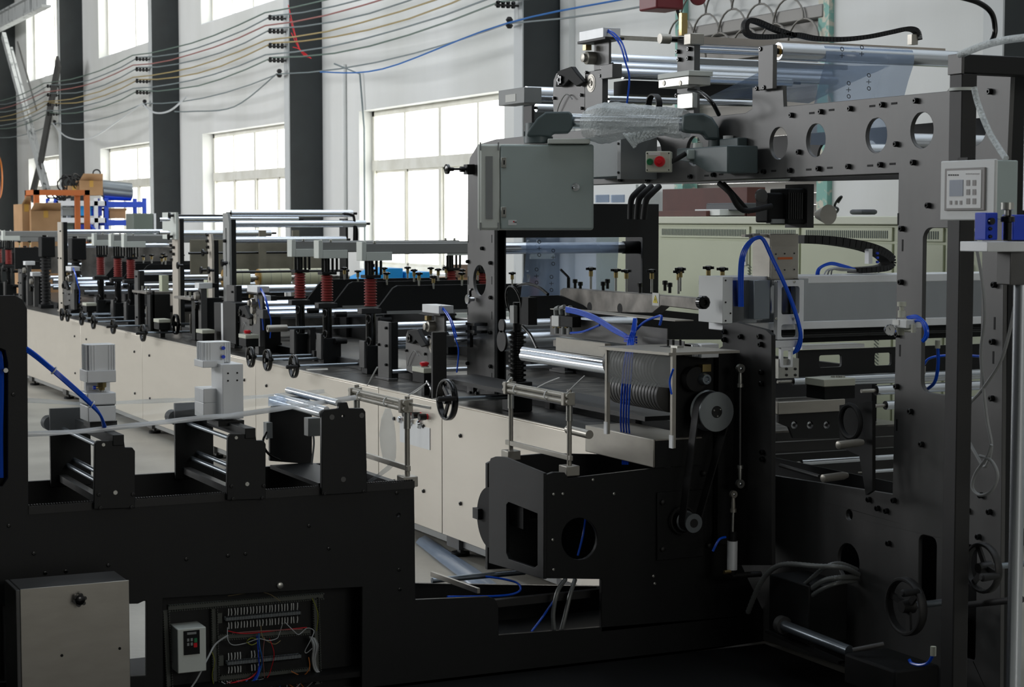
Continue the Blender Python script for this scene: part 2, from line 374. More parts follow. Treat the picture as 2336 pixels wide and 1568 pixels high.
for y in (7.6, 8.9, 9.95, 11.8, 13.4, 15.2, 17.0, 18.5, 20.2, 22.0, 24.0):
    o = M().box(BX + .005, BX + .12, y, y + .16, .045, .10).box(BX + .04, BX + .06, y + .06, y + .1, .01, .06).put(T, 'foot', 'oxide')
    M().cyl((BX + .05, y + .08, 0), (BX + .05, y + .08, .02), .05, 14).put(o, 'foot_pad', 'black_matte')
# recessed switch panel
o = M().gx(912, 960, 980, 1008, BX - .004, .004).put(T, 'switch_panel', 'alu')
for px, py, mt, r in ((915, 957, 'chrome', .02), (938, 962, 'chrome', .024), (958, 968, 'chrome', .024)):
    q = pX(px, py, BX); M().lathe(q, (-1, 0, 0), [(0, r), (.012, r), (.02, r * .7)], 18).put(o, 'selector_switch', mt)
for px, py in ((938, 942), (960, 947), (975, 951)):
    q = pX(px, py, BX); M().lathe(q, (-1, 0, 0), [(0, .016), (.01, .016)], 14).put(o, 'button_collar', 'red_plastic')
    M().lathe(q, (-1, 0, 0), [(.01, .018), (.05, .02), (.052, .01)], 14).put(o, 'button', 'black_gloss')
# ================================================================ C FRAME (X = 4.3)
FX = 4.3
T = thing('gantry', 'tall dark steel gantry frame with round holes in its long arm', 'machine frame', (FX, 7.5, 0))
out = oX(FX, (1065, 902), (1067, 395), (1072, 360), (1090, 330), (1130, 318), (1700, 258), (1716, 248), (1716, 200), (1786, 195), (1788, 243), (2160, 208), (2200, 150), (2308, 140), (2290, 560), (2280, 1640), (2035, 1600), (2036, 1128), (1733, 1080), (1560, 1052), (1560, 1400), (1500, 1400), (1500, 800 + 238), (1560, 1040), (1733, 1068), (2036, 1112), (2050, 395), (1128, 430), (1128, 900))
out = oX(FX, (1065, 902), (1067, 395), (1072, 360), (1090, 330), (1130, 318), (1700, 258), (1716, 248), (1716, 200), (1786, 195), (1788, 243), (2160, 208), (2200, 150), (2308, 140), (2290, 560), (2280, 1640), (1560, 1400), (1560, 1052), (1733, 1080), (2036, 1128), (2050, 395), (1128, 430), (1128, 900))
hl = []
for px, py in ((1427, 352), (1492, 350), (1583, 345), (1776, 327), (1861, 320), (1999, 309), (2103, 297), (2222, 290)):
    q = pX(px, py, FX); hl.append(circ(q.y, q.z, .066, n=28))
q = pX(1094, 640, FX); hl.append(circ(q.y, q.z, .085, n=28))
a = pX(2106, 520, FX); b = pX(2106, 895, FX); c = pX(2238, 700, FX); hl.append(rrect(c.y, a.y, b.z, a.z, .045, 6))
a = pX(2096, 1218, FX); b = pX(2096, 1372, FX); c = pX(2136, 1300, FX); hl.append(rrect(c.y, a.y, b.z, a.z, .03, 6))
a = pX(2192, 1238, FX); b = pX(2192, 1500, FX); c = pX(2228, 1300, FX); hl.append(rrect(c.y, a.y, b.z, a.z, .02, 6))
q = pX(1935, 1282, FX); hl.append(circ(q.y, q.z, .072, n=26)); q = pX(1937, 1175, FX); hl.append(circ(q.y, q.z, .022, n=16))
M().plX(out, FX, FX + .018, hl).put(T, 'side_plate', 'oxide', bev=.002)
M().box(FX + .12, FX + .13, pX(2290, 600, FX).y + .03, 7.6, .0, .78).put(T, 'inner_panel', 'black_matte')
yb = pX(1128, 600, FX).y; m = M()
m.box(FX + .018, FX + .07, yb, yb + .02, BZ + .005, pX(1128, 430, FX).z)
ya = pX(2292, 600, FX).y; m.box(FX + .018, FX + .09, ya, ya + .02, .0, 2.3)
yc = pX(2050, 600, FX).y
zb = pX(2050, 397, FX).z; m.box(FX + .018, FX + .09, yc, yb, zb - .0, zb + .02)
m.put(T, 'flange', 'black_paint')
# cross portal behind the left post
x1 = pY(1503, 465, yb).x; zt = pY(1300, 465, yb).z; zo = pY(1300, 542, yb).z; xo = pY(1466, 600, yb).x; xi = pY(1152, 600, yb).x
M().plY([(FX + .02, BZ), (xi, BZ), (xi, zo), (xo, zo), (xo, BZ), (x1, BZ), (x1, zt), (FX + .02, zt)], yb, yb + .02).put(T, 'cross_portal', 'black_paint', bev=.002)
M().box(x1 - .02, x1, yb + .02, yb + .35, BZ, zt).put(T, 'portal_side', 'black_paint')
# far side plate of the arm
out2 = [(y, z) for y, z in oX(FX, (1128, 418), (1130, 330), (1700, 270), (2160, 215), (2200, 150), (2300, 140), (2285, 1400), (2050, 1400), (2050, 395))]
M().plX(out2, FX + .95, FX + .965, [h for h in hl[:8]]).put(T, 'far_plate', 'oxide_dark')
pts = [pX(a, b, FX) for a, b in ((1808, 263), (1875, 255), (1942, 248), (2015, 239), (2092, 230), (1805, 389), (1870, 385), (1938, 380), (2011, 376), (2086, 371), (1825, 347), (2047, 329), (1745, 392), (1630, 399), (1577, 403),
       (2261, 209), (2120, 469), (2058, 644), (2271, 650), (2267, 780), (2050, 764), (2048, 882), (2080, 939), (2265, 909), (2105, 1014), (2060, 522), (1102, 567), (1069, 597), (1121, 600), (1121, 679), (1121, 759), (1069, 829), (1121, 836), (1075, 897), (1090, 898), (1480, 412), (1418, 410), (1985, 1140), (2042, 1142), (2025, 1166), (2030, 1240), (2005, 1160), (2210, 1165), (2235, 1225), (2260, 1168), (2240, 1130))]
bolts(T, pts, 'x', .011, .016)
for a, b in ((1852, 258), (1897, 251), (1990, 242), (2040, 236), (1845, 387), (1893, 383), (1985, 378), (2036, 374), (1725, 394), (1765, 390), (1612, 401), (1645, 398)):
    q = pX(a, b, FX); M().box(FX - .001, FX + .001, q.y - .018, q.y + .018, q.z - .004, q.z + .004).put(T, 'slit', 'black_matte')
for a, b in ((2059, 560), (2053, 800), (2269, 738), (2266, 816), (1068, 545), (1122, 545), (1068, 640), (1122, 640), (1067, 710), (1122, 720), (1068, 780), (1122, 860), (2046, 970), (2049, 500)):
    q = pX(a, b, FX); M().box(FX - .001, FX + .001, q.y - .004, q.y + .004, q.z - .022, q.z + .022).put(T, 'slit', 'black_matte')
# cross rollers between the plates of the arm
for k, (px, py, r) in enumerate(((1950, 345, .03), (2050, 325, .035), (1450, 365, .02), (1440, 395, .028))):
    q = pX(px, py, FX + .05); M().cyl((FX + .04, q.y, q.z), (FX + .95, q.y, q.z), r, 24).put(T, 'idler_roller', 'roller')
# ================================================================ CROSS MACHINE (front face Y = 6.5)
Y0 = 6.5; Y1 = 7.1
T = thing('feeding_machine', 'low black-painted machine frame crossing the foreground with open wiring bay', 'machine frame', (2.0, Y0, 0))
xl = pY(-90, 900, Y0).x
out = [(xl, .02)] + oY(Y0, (-90, 690), (-60, 676), (35, 674), (52, 684), (62, 705), (65, 1160), (945, 1104), (948, 1369), (1115, 1362), (1130, 1368), (1137, 1385), (1138, 1450), (1745, 1402)) + [(pY(1745, 1400, Y0).x, .02)]
h1 = oY(Y0, (-60, 1385), (315, 1378), (328, 1372), (334, 1372), (334, 1542), (-60, 1560)); 
h2 = oY(Y0, (372, 1366), (826, 1340), (826, 1600), (372, 1612))
h3 = [circ(*oY(Y0, (909, 1176))[0], .008, n=10), circ(*oY(Y0, (638, 1338))[0], .011, n=14), circ(*oY(Y0, (12, 845))[0], .02, n=12)]
h4 = oY(Y0, (-30, 830), (0, 795), (12, 800), (18, 830), (18, 1090), (5, 1110), (-30, 1110))
M().plY(out, Y0, Y0 + .02, [h1, h2, h4] + h3[:2]).put(T, 'front_plate', 'black_paint', bev=.002)
out = [(xl, .02)] + oY(Y0, (-90, 1165)) + [(pY(945, 1104, Y0).x, .805), (pY(945, 1104, Y0).x, .3), (4.2, .15), (4.2, .02)]
h2b = oY(Y0, (150, 1420), (826, 1385), (826, 1600), (150, 1620))
M().plY(out, Y1, Y1 + .02, [h2b]).put(T, 'rear_plate', 'black_paint')
M().plY(oY(Y0, (-110, 690), (-90, 675), (5, 674), (22, 690), (30, 1160), (-110, 1160)), Y1, Y1 + .02).put(T, 'rear_post', 'black_paint')
zt = .80
# ribbed rack strip along the front edge
m = M(); a = pY(65, 1155, Y0).x; b = pY(945, 1104, Y0).x; m.box(a, b, Y0 - .004, Y0 + .001, zt - .028, zt)
n = 150
for i in range(n): x = a + (b - a) * i / n; m.box(x, x + (b - a) / n * .5, Y0 - .001, Y0 + .012, zt, zt + .005)
m.put(T, 'gear_rack', 'oxide_dark', kind='stuff')
M().box(xl, pY(60, 900, Y0).x, Y0 + .05, Y0 + .07, .8, 1.5).put(T, 'post_web', 'black_matte')
for px in (66, 948): x = pY(px, 1100, Y0).x; M().box(x - .03, x, Y0 + .02, Y1, .1, .775).put(T, 'cross_wall', 'black_paint')
M().box(xl, 4.15, Y0 + .02, Y1, .06, .08).put(T, 'floor_pan', 'black_matte')
M().box(.2, 4.299, 4.4, 6.49, .0, .012).put(T, 'base_sheet', 'black_matte')
M().box(-2.3, -.8, .5, 7.1, .05, 1.75).put(T, 'side_shade_block', 'black_paint', bev=.02)  # added block out of view, shades the lower gantry
M().box(-2.3, xl - .01, 6.5, 7.1, .05, 1.75).put(T, 'end_shade_block', 'black_paint', bev=.02)  # assumed out-of-view continuation of the post frame, added for shade
# low cross rails
bolts(T, [pY(a, b, Y0) for a, b in ((77, 1263), (247, 1290), (425, 1276), (103, 1308), (150, 1304), (520, 1268), (560, 1264), (705, 1200), (750, 1252), (905, 1125), (910, 1300), (912, 1345), (20, 1200), (30, 900))], 'y', .007, .004, 'black_gloss')
M().lathe(pY(638, 1336, Y0 - .002), (0, -1, 0), [(0, .013), (.008, .012), (.01, .008)], 16).put(T, 'push_stud', 'zinc')
M().lathe(pY(12, 845, Y0 - .0), (0, -1, 0), [(0, .009), (.012, .008)], 16).put(T, 'push_stud', 'zinc')
# diagonal brace seen in the lower left cut-out
p1 = pY(-20, 1460, 7.0); p2 = pY(60, 1385, 7.0); M().bar(p1, p2, .02, .06, (0, 1, 0)).put(T, 'brace', 'alu_dull')
# step plate + shafts in the low gap
M().bar(pY(955, 1395, 6.62), pY(1365, 1352, 6.62), .03, .03).put(T, 'lower_rail', 'oxide_dark')
q0 = pY(955, 1378, 6.75); q1 = pY(1365, 1350, 6.75); M().cyl((q0.x, 6.75, q1.z), (q1.x, 6.75, q1.z), .013, 16).put(T, 'guide_shaft', 'roller_dull')
M().cyl((q1.x, 6.75, q1.z), (q1.x + .03, 6.75, q1.z), .022, 16).put(T, 'shaft_collar', 'oxide_dark')
q0 = pY(985, 1325, 6.95); M().cyl((q0.x, 6.95, q0.z), (3.4, 6.95, q0.z), .012, 16).put(T, 'guide_shaft', 'roller_dull')
M().bar((pY(985, 1312, 6.95).x, 6.95, .34), (pY(1080, 1362, 6.6).x, 6.55, .34), .012, .02).put(T, 'rail', 'steel_brushed')
# ---------------------------------------------------------------- right hand drive section
T = thing('drive_machine', 'black drive section with belt pulley, grooved rollers and connecting rods', 'machine', (3.7, Y0, 0))
out = oY(Y0, (1240, 1320), (1240, 1098), (1246, 1084), (1262, 1078), (1288, 1078), (1297, 1092), (1500, 1068), (1535, 1066), (1537, 812), (1700, 800), (1702, 948), (1722, 968), (1730, 1232), (1692, 1290), (1745, 1402), (1372, 1442), (1372, 1322))
hc = oY(Y0, *circ(1322, 1230, 41, 48, 24))
hw = oY(Y0, (1600, 880), (1640, 880), (1640, 812), (1600, 814))
M().plY(out, Y0, Y0 + .02, [hc]).put(T, 'front_plate', 'black_paint', bev=.002)
out = oX(3.26, (1115, 1285), (1115, 1058), (1119, 1046), (1130, 1042), (1150, 1043), (1240, 1080), (1240, 1322))
M().plX(out, 3.26, 3.275, [oX(3.26, (1160, 1146), (1226, 1172), (1226, 1290), (1218, 1296), (1160, 1276), (1155, 1262), (1155, 1152))]).put(T, 'side_plate', 'black_paint', bev=.002)
M().plY(oY(7.1, (1112, 1300), (1112, 1058), (1140, 1044), (1250, 1035), (1500, 1040), (1500, 1240), (1300, 1290)), 7.1, 7.12).put(T, 'rear_plate', 'black_paint')
bolts(T, [pY(a, b, Y0) for a, b in ((1262, 1128), (1283, 1127), (1400, 1127), (1260, 1232), (1262, 1300), (1352, 1095), (1493, 1332), (1490, 1315))], 'y', .006, .005, 'zinc')
# servo motor inside the box
o = M().cyl((3.32, 6.85, .62), (3.55, 6.85, .62), .07, 20).box(3.3, 3.33, 6.76, 6.94, .53, .71).put(T, 'servo_motor', 'black_matte')
M().box(3.35, 3.42, 6.775, 6.78, .60, .63).put(o, 'rating_plate', 'label_orange')
# semicircular guard disc seen to the left of the box
M().lathe(pX(1117, 1182, 3.29), (1, 0, 0), [(0, .13), (.02, .13)], 40).put(T, 'guard_disc', 'black_matte')
M().gx(1078, 1158, 1090, 1182, 3.27, .03).put(T, 'disc_stop', 'oxide_dark')
# upper right cheek plates
M().fy(1640, 800, 1690, 1240, 6.46, .03).put(T, 'cheek_plate', 'black_paint', bev=.002)
M().fy(1500, 1125, 1606, 1270, Y0 - .012, .012).put(T, 'tension_plate', 'black_paint', bev=.002)
for a, b in ((1510, 1146), (1510, 1253), (1605, 1143), (1617, 1245), (1605, 1080)):
    M().lathe(pY(a, b, Y0 - .012), (0, -1, 0), [(0, .012), (.012, .011), (.015, .007)], 14).put(T, 'cap_screw', 'oxide_dark')
# big pulley, small pulley, toothed belt
c1 = pY(1634, 940, 6.38); c2 = pY(1582, 1194, 6.38); R1 = .078; R2 = .037
o = M().lathe(c1, (0, 1, 0), [(-.004, .026), (-.004, R1 + .002), (0, R1 + .004), (.004, R1), (.06, R1), (.064, R1 + .006), (.07, R1 + .002)], 48).put(T, 'drive_pulley', 'pulley_alu')
M().lathe(c1 - V((0, .006, 0)), (0, 1, 0), [(0, .024), (.008, .027), (.01, .02)], 24).put(o, 'hub', 'black_gloss')
for k in range(3):
    a = .6 + k * 2.1; M().lathe(c1 + V((.017 * math.cos(a), -.007, .017 * math.sin(a))), (0, -1, 0), [(0, .004), (.003, .003)], 8).put(o, 'hub_screw', 'zinc')
o = M().lathe(c2, (0, 1, 0), [(-.004, .02), (-.004, R2 + .002), (0, R2), (.055, R2), (.06, R2 + .006)], 32).put(T, 'small_pulley', 'pulley_alu')
M().lathe(c2 - V((0, .006, 0)), (0, 1, 0), [(0, .018), (.01, .02)], 20).put(o, 'hub', 'oxide_dark')
M().ring(c2 + V((0, .08, 0)), (0, 1, 0), .052, .058, .01, 32).put(T, 'housing_ring', 'oxide_dark')
d = (c2 - c1); L = d.length; ang = math.atan2(d.z, d.x); off = math.acos((R1 - R2) / L); pth = []
for i in range(17): a = ang + off + (2 * math.pi - 2 * off) * i / 16; pth.append((c1.x + R1 * math.cos(a), c1.z + R1 * math.sin(a)))
for i in range(9): a = ang - off + 2 * off * i / 8; pth.append((c2.x + R2 * math.cos(a), c2.z + R2 * math.sin(a)))
cc = V((sum(p[0] for p in pth) / len(pth), 0, sum(p[1] for p in pth) / len(pth)))
def offp(P, e):
    r = []
    for i, (x, z) in enumerate(P):
        a = P[i - 1]; b = P[(i + 1) % len(P)]; t = V((b[0] - a[0], b[1] - a[1])).normalized(); r.append((x + t.y * e, z - t.x * e))
    return r
M().plY(offp(pth, .001), c1.y + .008, c1.y + .056, [offp(pth, -.004)]).put(T, 'toothed_belt', 'black_rubber')
# idler with chrome nut, cylinder block above
c = pY(1613, 866, 6.42)
o = M().lathe(c + V((0, .0, 0)), (0, 1, 0), [(.006, .008), (0, .012), (0, .020), (.02, .026), (.06, .026)], 20).put(T, 'idler_nut', 'roller_dull')
M().lathe(c + V((-.03, .03, 0)), (0, 1, 0), [(0, .05), (.05, .05)], 28).put(T, 'idler_wheel', 'black_rubber')
M().fy(1603, 832, 1622, 848, 6.44, .03).put(T, 'brass_block', 'brass')
o = M().fy(1600, 786, 1640, 816, 6.42, .07).put(T, 'air_cylinder', 'alu', bev=.003)
q = pY(1600, 786, 6.42)
for k in range(4): M().box(q.x - .03 + k * .007, q.x - .026 + k * .007, 6.44, 6.50, q.z - .05, q.z - .002).put(o, 'cylinder_rib', 'alu')
M().box(q.x - .03, q.x + .001, 6.45, 6.5, q.z - .048, q.z).put(o, 'cylinder_end', 'alu_dull')
# rod with two ball ends, and air cylinder below
def ballend(T, c, up, r=.017, mt='zinc'):
    o = M().lathe(V(c) + V((0, -.008, 0)), (0, 1, 0), [(0, r * .55), (0, r), (.016, r), (.016, r * .55)], 20).put(T, 'rod_end', mt)
    M().sph(c, r * .62, 12).put(o, 'ball', 'chrome')
    s = 1 if up else -1
    M().lathe(V(c) + V((0, 0, s * r * .9)), (0, 0, s), [(0, .007), (.025, .009), (.045, .009), (.046, .013), (.06, .013)], 10).put(o, 'shank', mt)
    return o
a = pY(1689, 841, 6.36); b = pY(1688, 1104, 6.36)
R = thing('connecting_rod', 'long thin rod with a ball joint at each end, beside the big pulley', 'rod', b)
ballend(R, a, False, .018); ballend(R, b, True, .018); M().cyl(a - V((0, 0, .06)), b + V((0, 0, .06)), .0045, 10).put(R, 'rod', 'oxide')
a = pY(1673, 1128, 6.34); b = pY(1672, 1205, 6.34); c = pY(1671, 1228, 6.34); d2 = pY(1670, 1300, 6.34)
R = thing('air_cylinder', 'small silver air cylinder hanging upright below the connecting rod', 'cylinder', d2)
ballend(R, a, False, .015, 'steel_brushed'); M().cyl(a - V((0, 0, .05)), c, .006, 10).put(R, 'piston_rod', 'zinc')
M().cyl(b - V((0, 0, .015)), c - V((0, 0, .012)), .018, 16).put(R, 'front_cap', 'black_matte')
M().cyl(c - V((0, 0, .012)), d2, .021, 20).put(R, 'barrel', 'alu')
M().cyl(d2, d2 - V((0, 0, .02)), .016, 16).put(R, 'end_cap', 'black_matte')
e = pY(1652, 1306, 6.33); M().cyl(e, e + V((.03, 0, 0)), .008, 10).put(R, 'brass_fitting', 'brass')
M().tube([pY(1655, 1226, 6.33), pY(1640, 1232, 6.32), pY(1626, 1258, 6.33)], .005, 8).put(R, 'air_hose', 'blue_hose')
M().cyl(pY(1668, 1314, 6.34), pY(1735, 1310, 6.34), .012, 12).put(R, 'pivot_pin', 'oxide_dark')
# grooved rollers along Y behind the perspex guard
for px, py, r in ((1520, 842, .072), (1526, 902, .070)):
    q = pY(px, py, 6.56); m = M(); prof = [(0, r * .3)]
    for k in range(17): y = k * .026; prof += [(y, r * .9), (y + .003, r), (y + .022, r), (y + .0235, r * .9)]
    m.lathe((q.x, 6.54, q.z), (0, 1, 0), prof + [(.45, r * .3)], 32).put(T, 'grooved_roller', 'roller_rubber')
# perspex guard and its stainless posts
G = thing('guard', 'clear scratched plastic guard on steel posts over the grooved rollers', 'guard', pX(1380, 990, 3.62))
gx = 3.62; ga = pX(1384, 800, gx); gb = pX(1533, 830, gx)
M().plX(oX(gx, (1385, 800), (1533, 812), (1531, 886), (1385, 872)), gx, gx + .004).put(G, 'guard_panel', 'perspex')
for px in (1384, 1534):
    q = pX(px, 800, gx); M().box(gx - .004, gx + .012, q.y - .008, q.y + .008, .92, q.z + .01).put(G, 'guard_post', 'steel_brushed')
    M().box(gx - .006, gx + .0, q.y - .012, q.y + .012, .92, .97).put(G, 'post_foot', 'alu')
M().plX(oX(gx, (1375, 790), (1536, 805), (1536, 811), (1375, 797)), gx - .02, gx + .30).put(G, 'top_plate', 'steel_brushed')
# stainless tray
tr = thing('drip_tray', 'bent stainless steel tray below the grooved rollers', 'tray', (3.75, 6.8, .8))
ta = pX(1335, 970, 3.75); tb = pX(1491, 1005, 3.75); z1 = ta.z; z0 = z1 - .115
M().box(3.75, 3.758, tb.y, ta.y, z0, z1).put(tr, 'front_face', 'steel_brushed', bev=.003)
M().box(3.758, 3.98, tb.y, ta.y, z1 - .008, z1).put(tr, 'top_face', 'steel_brushed', bev=.003)
M().box(3.758, 3.98, tb.y, tb.y + .008, z0, z1 - .008).put(tr, 'end_face', 'black_paint')
# rollers along Y feeding from the gantry into the drive section
T2 = thing('roller_pair', 'bright steel nip rollers reaching from the gantry to the plastic guard', 'rollers', (3.9, 8, 1.1))
for (x0, y0, x1, y1, r) in ((1195, 800, 1392, 822, .020), (1195, 812, 1392, 832, .026)):
    a = pX(x0, y0, 3.9 if r > .02 else 4.0); M().cyl((a.x, a.y, a.z), (a.x, 6.95, a.z), r, 24).put(T2, 'roller', 'roller')
M().box(3.95, 4.2, 6.9, 9.2, .93, .95).put(T2, 'support_rail', 'oxide_dark')
M().box(3.86, 3.94, 9.0, 9.02, .85, 1.2).put(T2, 'end_bracket', 'oxide_dark')

# ================================================================ FOREGROUND FIXTURES ON THE CROSS MACHINE
def stand(px, label, grp=None):
    X = pY(217, 1100, 6.47).x; T = thing('slide_stand', label, 'stand', (X, 6.5, .8))
    M().plY(oY(6.47, (215, 1163), (217, 1014), (223, 1007), (284, 1007), (286, 1022), (303, 1022), (309, 1030), (309, 1160)), 6.475, 6.495).put(T, 'front_plate', 'black_paint', bev=.002)
    x0, x1 = X, pY(309, 1100, 6.47).x; z1 = pY(217, 1007, 6.47).z
    M().box(x0 - .03, x1 - .02, 7.07, 7.09, .78, z1 + .06).put(T, 'rear_plate', 'black_paint', bev=.002)
    for dx, z in ((.02, z1 - .02), (.035, .86), (.06, .88)): M().cyl((x0 + dx, 6.49, z), (x0 + dx, 7.07, z), .0085, 12).put(T, 'tie_rod', 'roller_dull')
    M().box(x0 + .065, x0 + .105, 6.47, 7.14, z1 - .02, z1 + .018).put(T, 'slide_rail', 'black_paint', bev=.002)
    M().box(x0 + .0, x0 + .03, 6.49, 7.07, .80, .825).put(T, 'lower_bar', 'oxide')
    M().cyl((x0 - .02, 7.1, z1 + .0), (x0 - .02, 7.16, z1 + .0), .028, 16).put(T, 'lock_knob', 'black_matte')
    M().cyl((x0 + .1, 6.6, z1), (x0 + .128, 6.6, z1), .006, 10).put(T, 'clamp_screw', 'oxide_dark')
    bolts(T, [pY(a, b, 6.475) for a, b in ((229, 1159), (300, 1157), (225, 1129), (303, 1128))], 'y', .007, .006, 'oxide_dark')
    M().lathe(pY(263, 1124, 6.475), (0, -1, 0), [(0, .0085), (.003, .0075)], 16).put(T, 'dowel', 'zinc')
    M().lathe(pY(236, 1015, 6.475), (0, -1, 0), [(0, .006), (.002, .006)], 16).put(T, 'dowel', 'zinc')
    return T, X
S1, X1 = stand(217, 'black slide stand under the leftmost silver clamp head')
X2 = pY(521, 1100, 6.47).x
dup(S1, (X2, 6.5, .8), 'black slide stand under the silver clamp head with two blue fittings')
# clamp head 1: opening towards the camera
T = thing('clamp_head', 'silver pneumatic clamp head with brass coupling, left one, jaws open towards viewer', 'clamp', pY(230, 960, 6.75))
def b1(x0, y0, x1, y1, Y, d, n, mt, par=T, **k): return M().fy(x0, y0, x1, y1, Y, d).put(par, n, mt, **k)
b1(199, 836, 265, 872, 6.70, .125, 'top_plate', 'alu', bev=.002) if 0 else None
b1(199, 847, 265, 872, 6.70, .125, 'top_plate', 'alu', bev=.002)
def ribcyl(T, x0, y0, x1, y1, Y, d):
    a = pY(x0, y0, Y); b = pY(x1, y1, Y); w = b.x - a.x; rad = .012
    o = M().plZ(rrect(a.x, b.x, Y, Y + d, .012, 4), b.z, a.z).put(T, 'cylinder_body', 'alu')
    for k in (0.06, .14, .24, .76, .86, .94): M().box(a.x + w * k - .002, a.x + w * k + .002, Y - .003, Y + .002, b.z, a.z - .002).put(o, 'cylinder_rib', 'alu')
    for k in (.15, .3, .5, .7, .85): M().box(a.x - .003, a.x + .002, Y + d * k - .002, Y + d * k + .002, b.z, a.z - .002).put(o, 'cylinder_rib', 'alu')
    return o
ribcyl(T, 200, 788, 265, 848, 6.71, .10)
b1(196, 872, 252, 925, 6.80, .035, 'column', 'alu', bev=.002)
b1(199, 898, 265, 923, 6.70, .135, 'upper_jaw', 'alu', bev=.004)
b1(201, 928, 265, 961, 6.70, .135, 'lower_jaw', 'alu', bev=.003)
b1(205, 923, 262, 928, 6.71, .12, 'jaw_pad', 'black_rubber')
q = pY(232, 872, 6.75); r = pY(232, 884, 6.75); e = pY(232, 900, 6.75)
o = M().lathe(q, (0, 0, -1), [(0, .017), (.018, .017), (.022, .011), (.03, .011)], 6).put(T, 'coupling', 'brass')
M().cyl(r, e, .006, 12).put(T, 'piston_rod', 'zinc')
M().cyl(r, r - V((.022, 0, 0)), .005, 10).put(o, 'nipple', 'brass'); M().cyl(r - V((.022, 0, 0)), r - V((.032, 0, 0)), .007, 10).put(o, 'push_fitting', 'blue_plastic')
M().box(q.x - .05, q.x + .05, 6.73, 6.83, pY(232, 962, 6.75).z - .02, pY(232, 960, 6.75).z - .001).put(T, 'slide_shoe', 'black_paint')
# clamp head 2
T = thing('clamp_head', 'silver pneumatic clamp head with two blue air fittings, tall flat back towards viewer', 'clamp', pY(515, 960, 6.75))
M().fy(507, 832, 556, 955, 6.66, .145).put(T, 'column', 'alu', bev=.002)
bolts(T, [pY(a, b, 6.66) for a, b in ((520, 852), (541, 851), (520, 869), (541, 868))], 'y', .0035, .002, 'black_matte', 'hole')
ribcyl(T, 465, 782, 528, 826, 6.74, .10)
M().fy(463, 824, 512, 838, 6.72, .12).put(T, 'top_plate', 'alu', bev=.002)
M().fy(464, 888, 512, 918, 6.74, .12).put(T, 'upper_jaw', 'alu', bev=.002)
M().fy(464, 920, 512, 952, 6.74, .12).put(T, 'lower_jaw', 'alu', bev=.002)
for yy in (794, 814):
    q = pY(508, yy, 6.735); o = M().lathe(q, (0, -1, 0), [(0, .007), (.012, .007)], 12).put(T, 'push_fitting', 'blue_plastic')
    M().lathe(q, (0, -1, 0), [(0, .0095), (.003, .0095)], 6).put(T, 'fitting_nut', 'zinc')
q = pY(515, 955, 6.75); M().box(q.x - .05, q.x + .05, 6.68, 6.83, q.z - .022, q.z - .002).put(T, 'slide_shoe', 'black_paint')
# roller stand 3
T = thing('roller_stand', 'black upright plate stand carrying small rollers wrapped in bluish film', 'stand', pY(785, 1120, 6.47))
M().plY(oY(6.475, (734, 1130), (734, 945), (740, 936), (772, 933), (776, 919), (792, 918), (796, 932), (828, 932), (834, 940), (838, 1124)), 6.475, 6.495, [circ(*oY(6.475, (783, 950))[0], .005, n=12)]).put(T, 'front_plate', 'black_paint', bev=.002)
M().plY(oY(7.07, (616, 1052), (616, 935), (640, 905), (705, 905), (712, 930), (712, 1060)), 7.07, 7.09).put(T, 'rear_plate', 'black_paint', bev=.002)
for a, b, r in (((661, 892), (772, 920), .013), ((615, 918), (735, 945), .015), ((625, 912), (745, 935), .012)):
    p = pY(*b, 6.49); M().cyl((p.x, 6.49, p.z), (p.x, 7.07, p.z), r, 18).put(T, 'small_roller', 'roller')
for a, b in ((757, 952), (825, 948), (783, 1094)): M().lathe(pY(a, b, 6.475), (0, -1, 0), [(0, .010), (.002, .010)], 18).put(T, 'shaft_end', 'oxide')
bolts(T, [pY(a, b, 6.475) for a, b in ((741, 1127), (829, 1121))], 'y', .006, .005, 'oxide_dark')
M().fy(703, 955, 732, 995, 6.75, .05).put(T, 'sensor_block', 'alu_dull', bev=.002)
M().tube([pY(715, 995, 6.75), pY(716, 1015, 6.75), pY(711, 1060, 6.75)], .004, 8).put(T, 'sensor_cable', 'cable_grey')
M().fy(608, 965, 622, 1000, 7.05, .04).put(T, 'valve', 'grey_plastic')
M().tube([pY(608, 985, 7.0), pY(600, 1010, 7.0), pY(612, 1035, 7.0), pY(640, 1050, 7.0)], .005, 8).put(T, 'black_cable', 'black_gloss')
M().box(pY(616, 1050, 7.07).x, pY(712, 1050, 7.07).x, 6.5, 7.07, .80, .815).put(T, 'base_plate', 'black_paint')
# ---------------------------------------------------------------- film running through the clamps
T = thing('plastic_film', 'clear plastic film stretched level through the two silver clamp heads', 'film', pY(400, 950, 6.7))
fr = [(-60, 996), (60, 991), (200, 983), (330, 968), (470, 953), (560, 944), (690, 925), (812, 907)]
bk = [(-20, 918), (66, 914), (190, 922), (270, 919), (380, 914), (470, 911), (600, 905), (740, 893)]
A = [pY(x, y, 6.6) for x, y in fr]; B = [pY(x, y, 6.98) for x, y in bk]
def strip(pts, hw, tilt):
    rows = [[], []]
    for i, p in enumerate(spline(pts, 5)):
        t = tilt + .5 * math.sin(i * .9); d = V((0, math.sin(t), math.cos(t))) * hw; rows[0].append(p - d); rows[1].append(p + d)
    return rows
M().sheet(strip(A, .010, .35)).put(T, 'folded_edge', 'film_edge', solid=.0008)
M().sheet(strip(B, .009, .5)).put(T, 'folded_edge', 'film_clear', solid=.0008)
M().sheet([[a.lerp(b, t) - V((0, 0, .02 * math.sin(math.pi * t))) for a, b in zip(A, B)] for t in (0.03, .25, .5, .75, .97)]).put(T, 'film_sheet', 'glass')
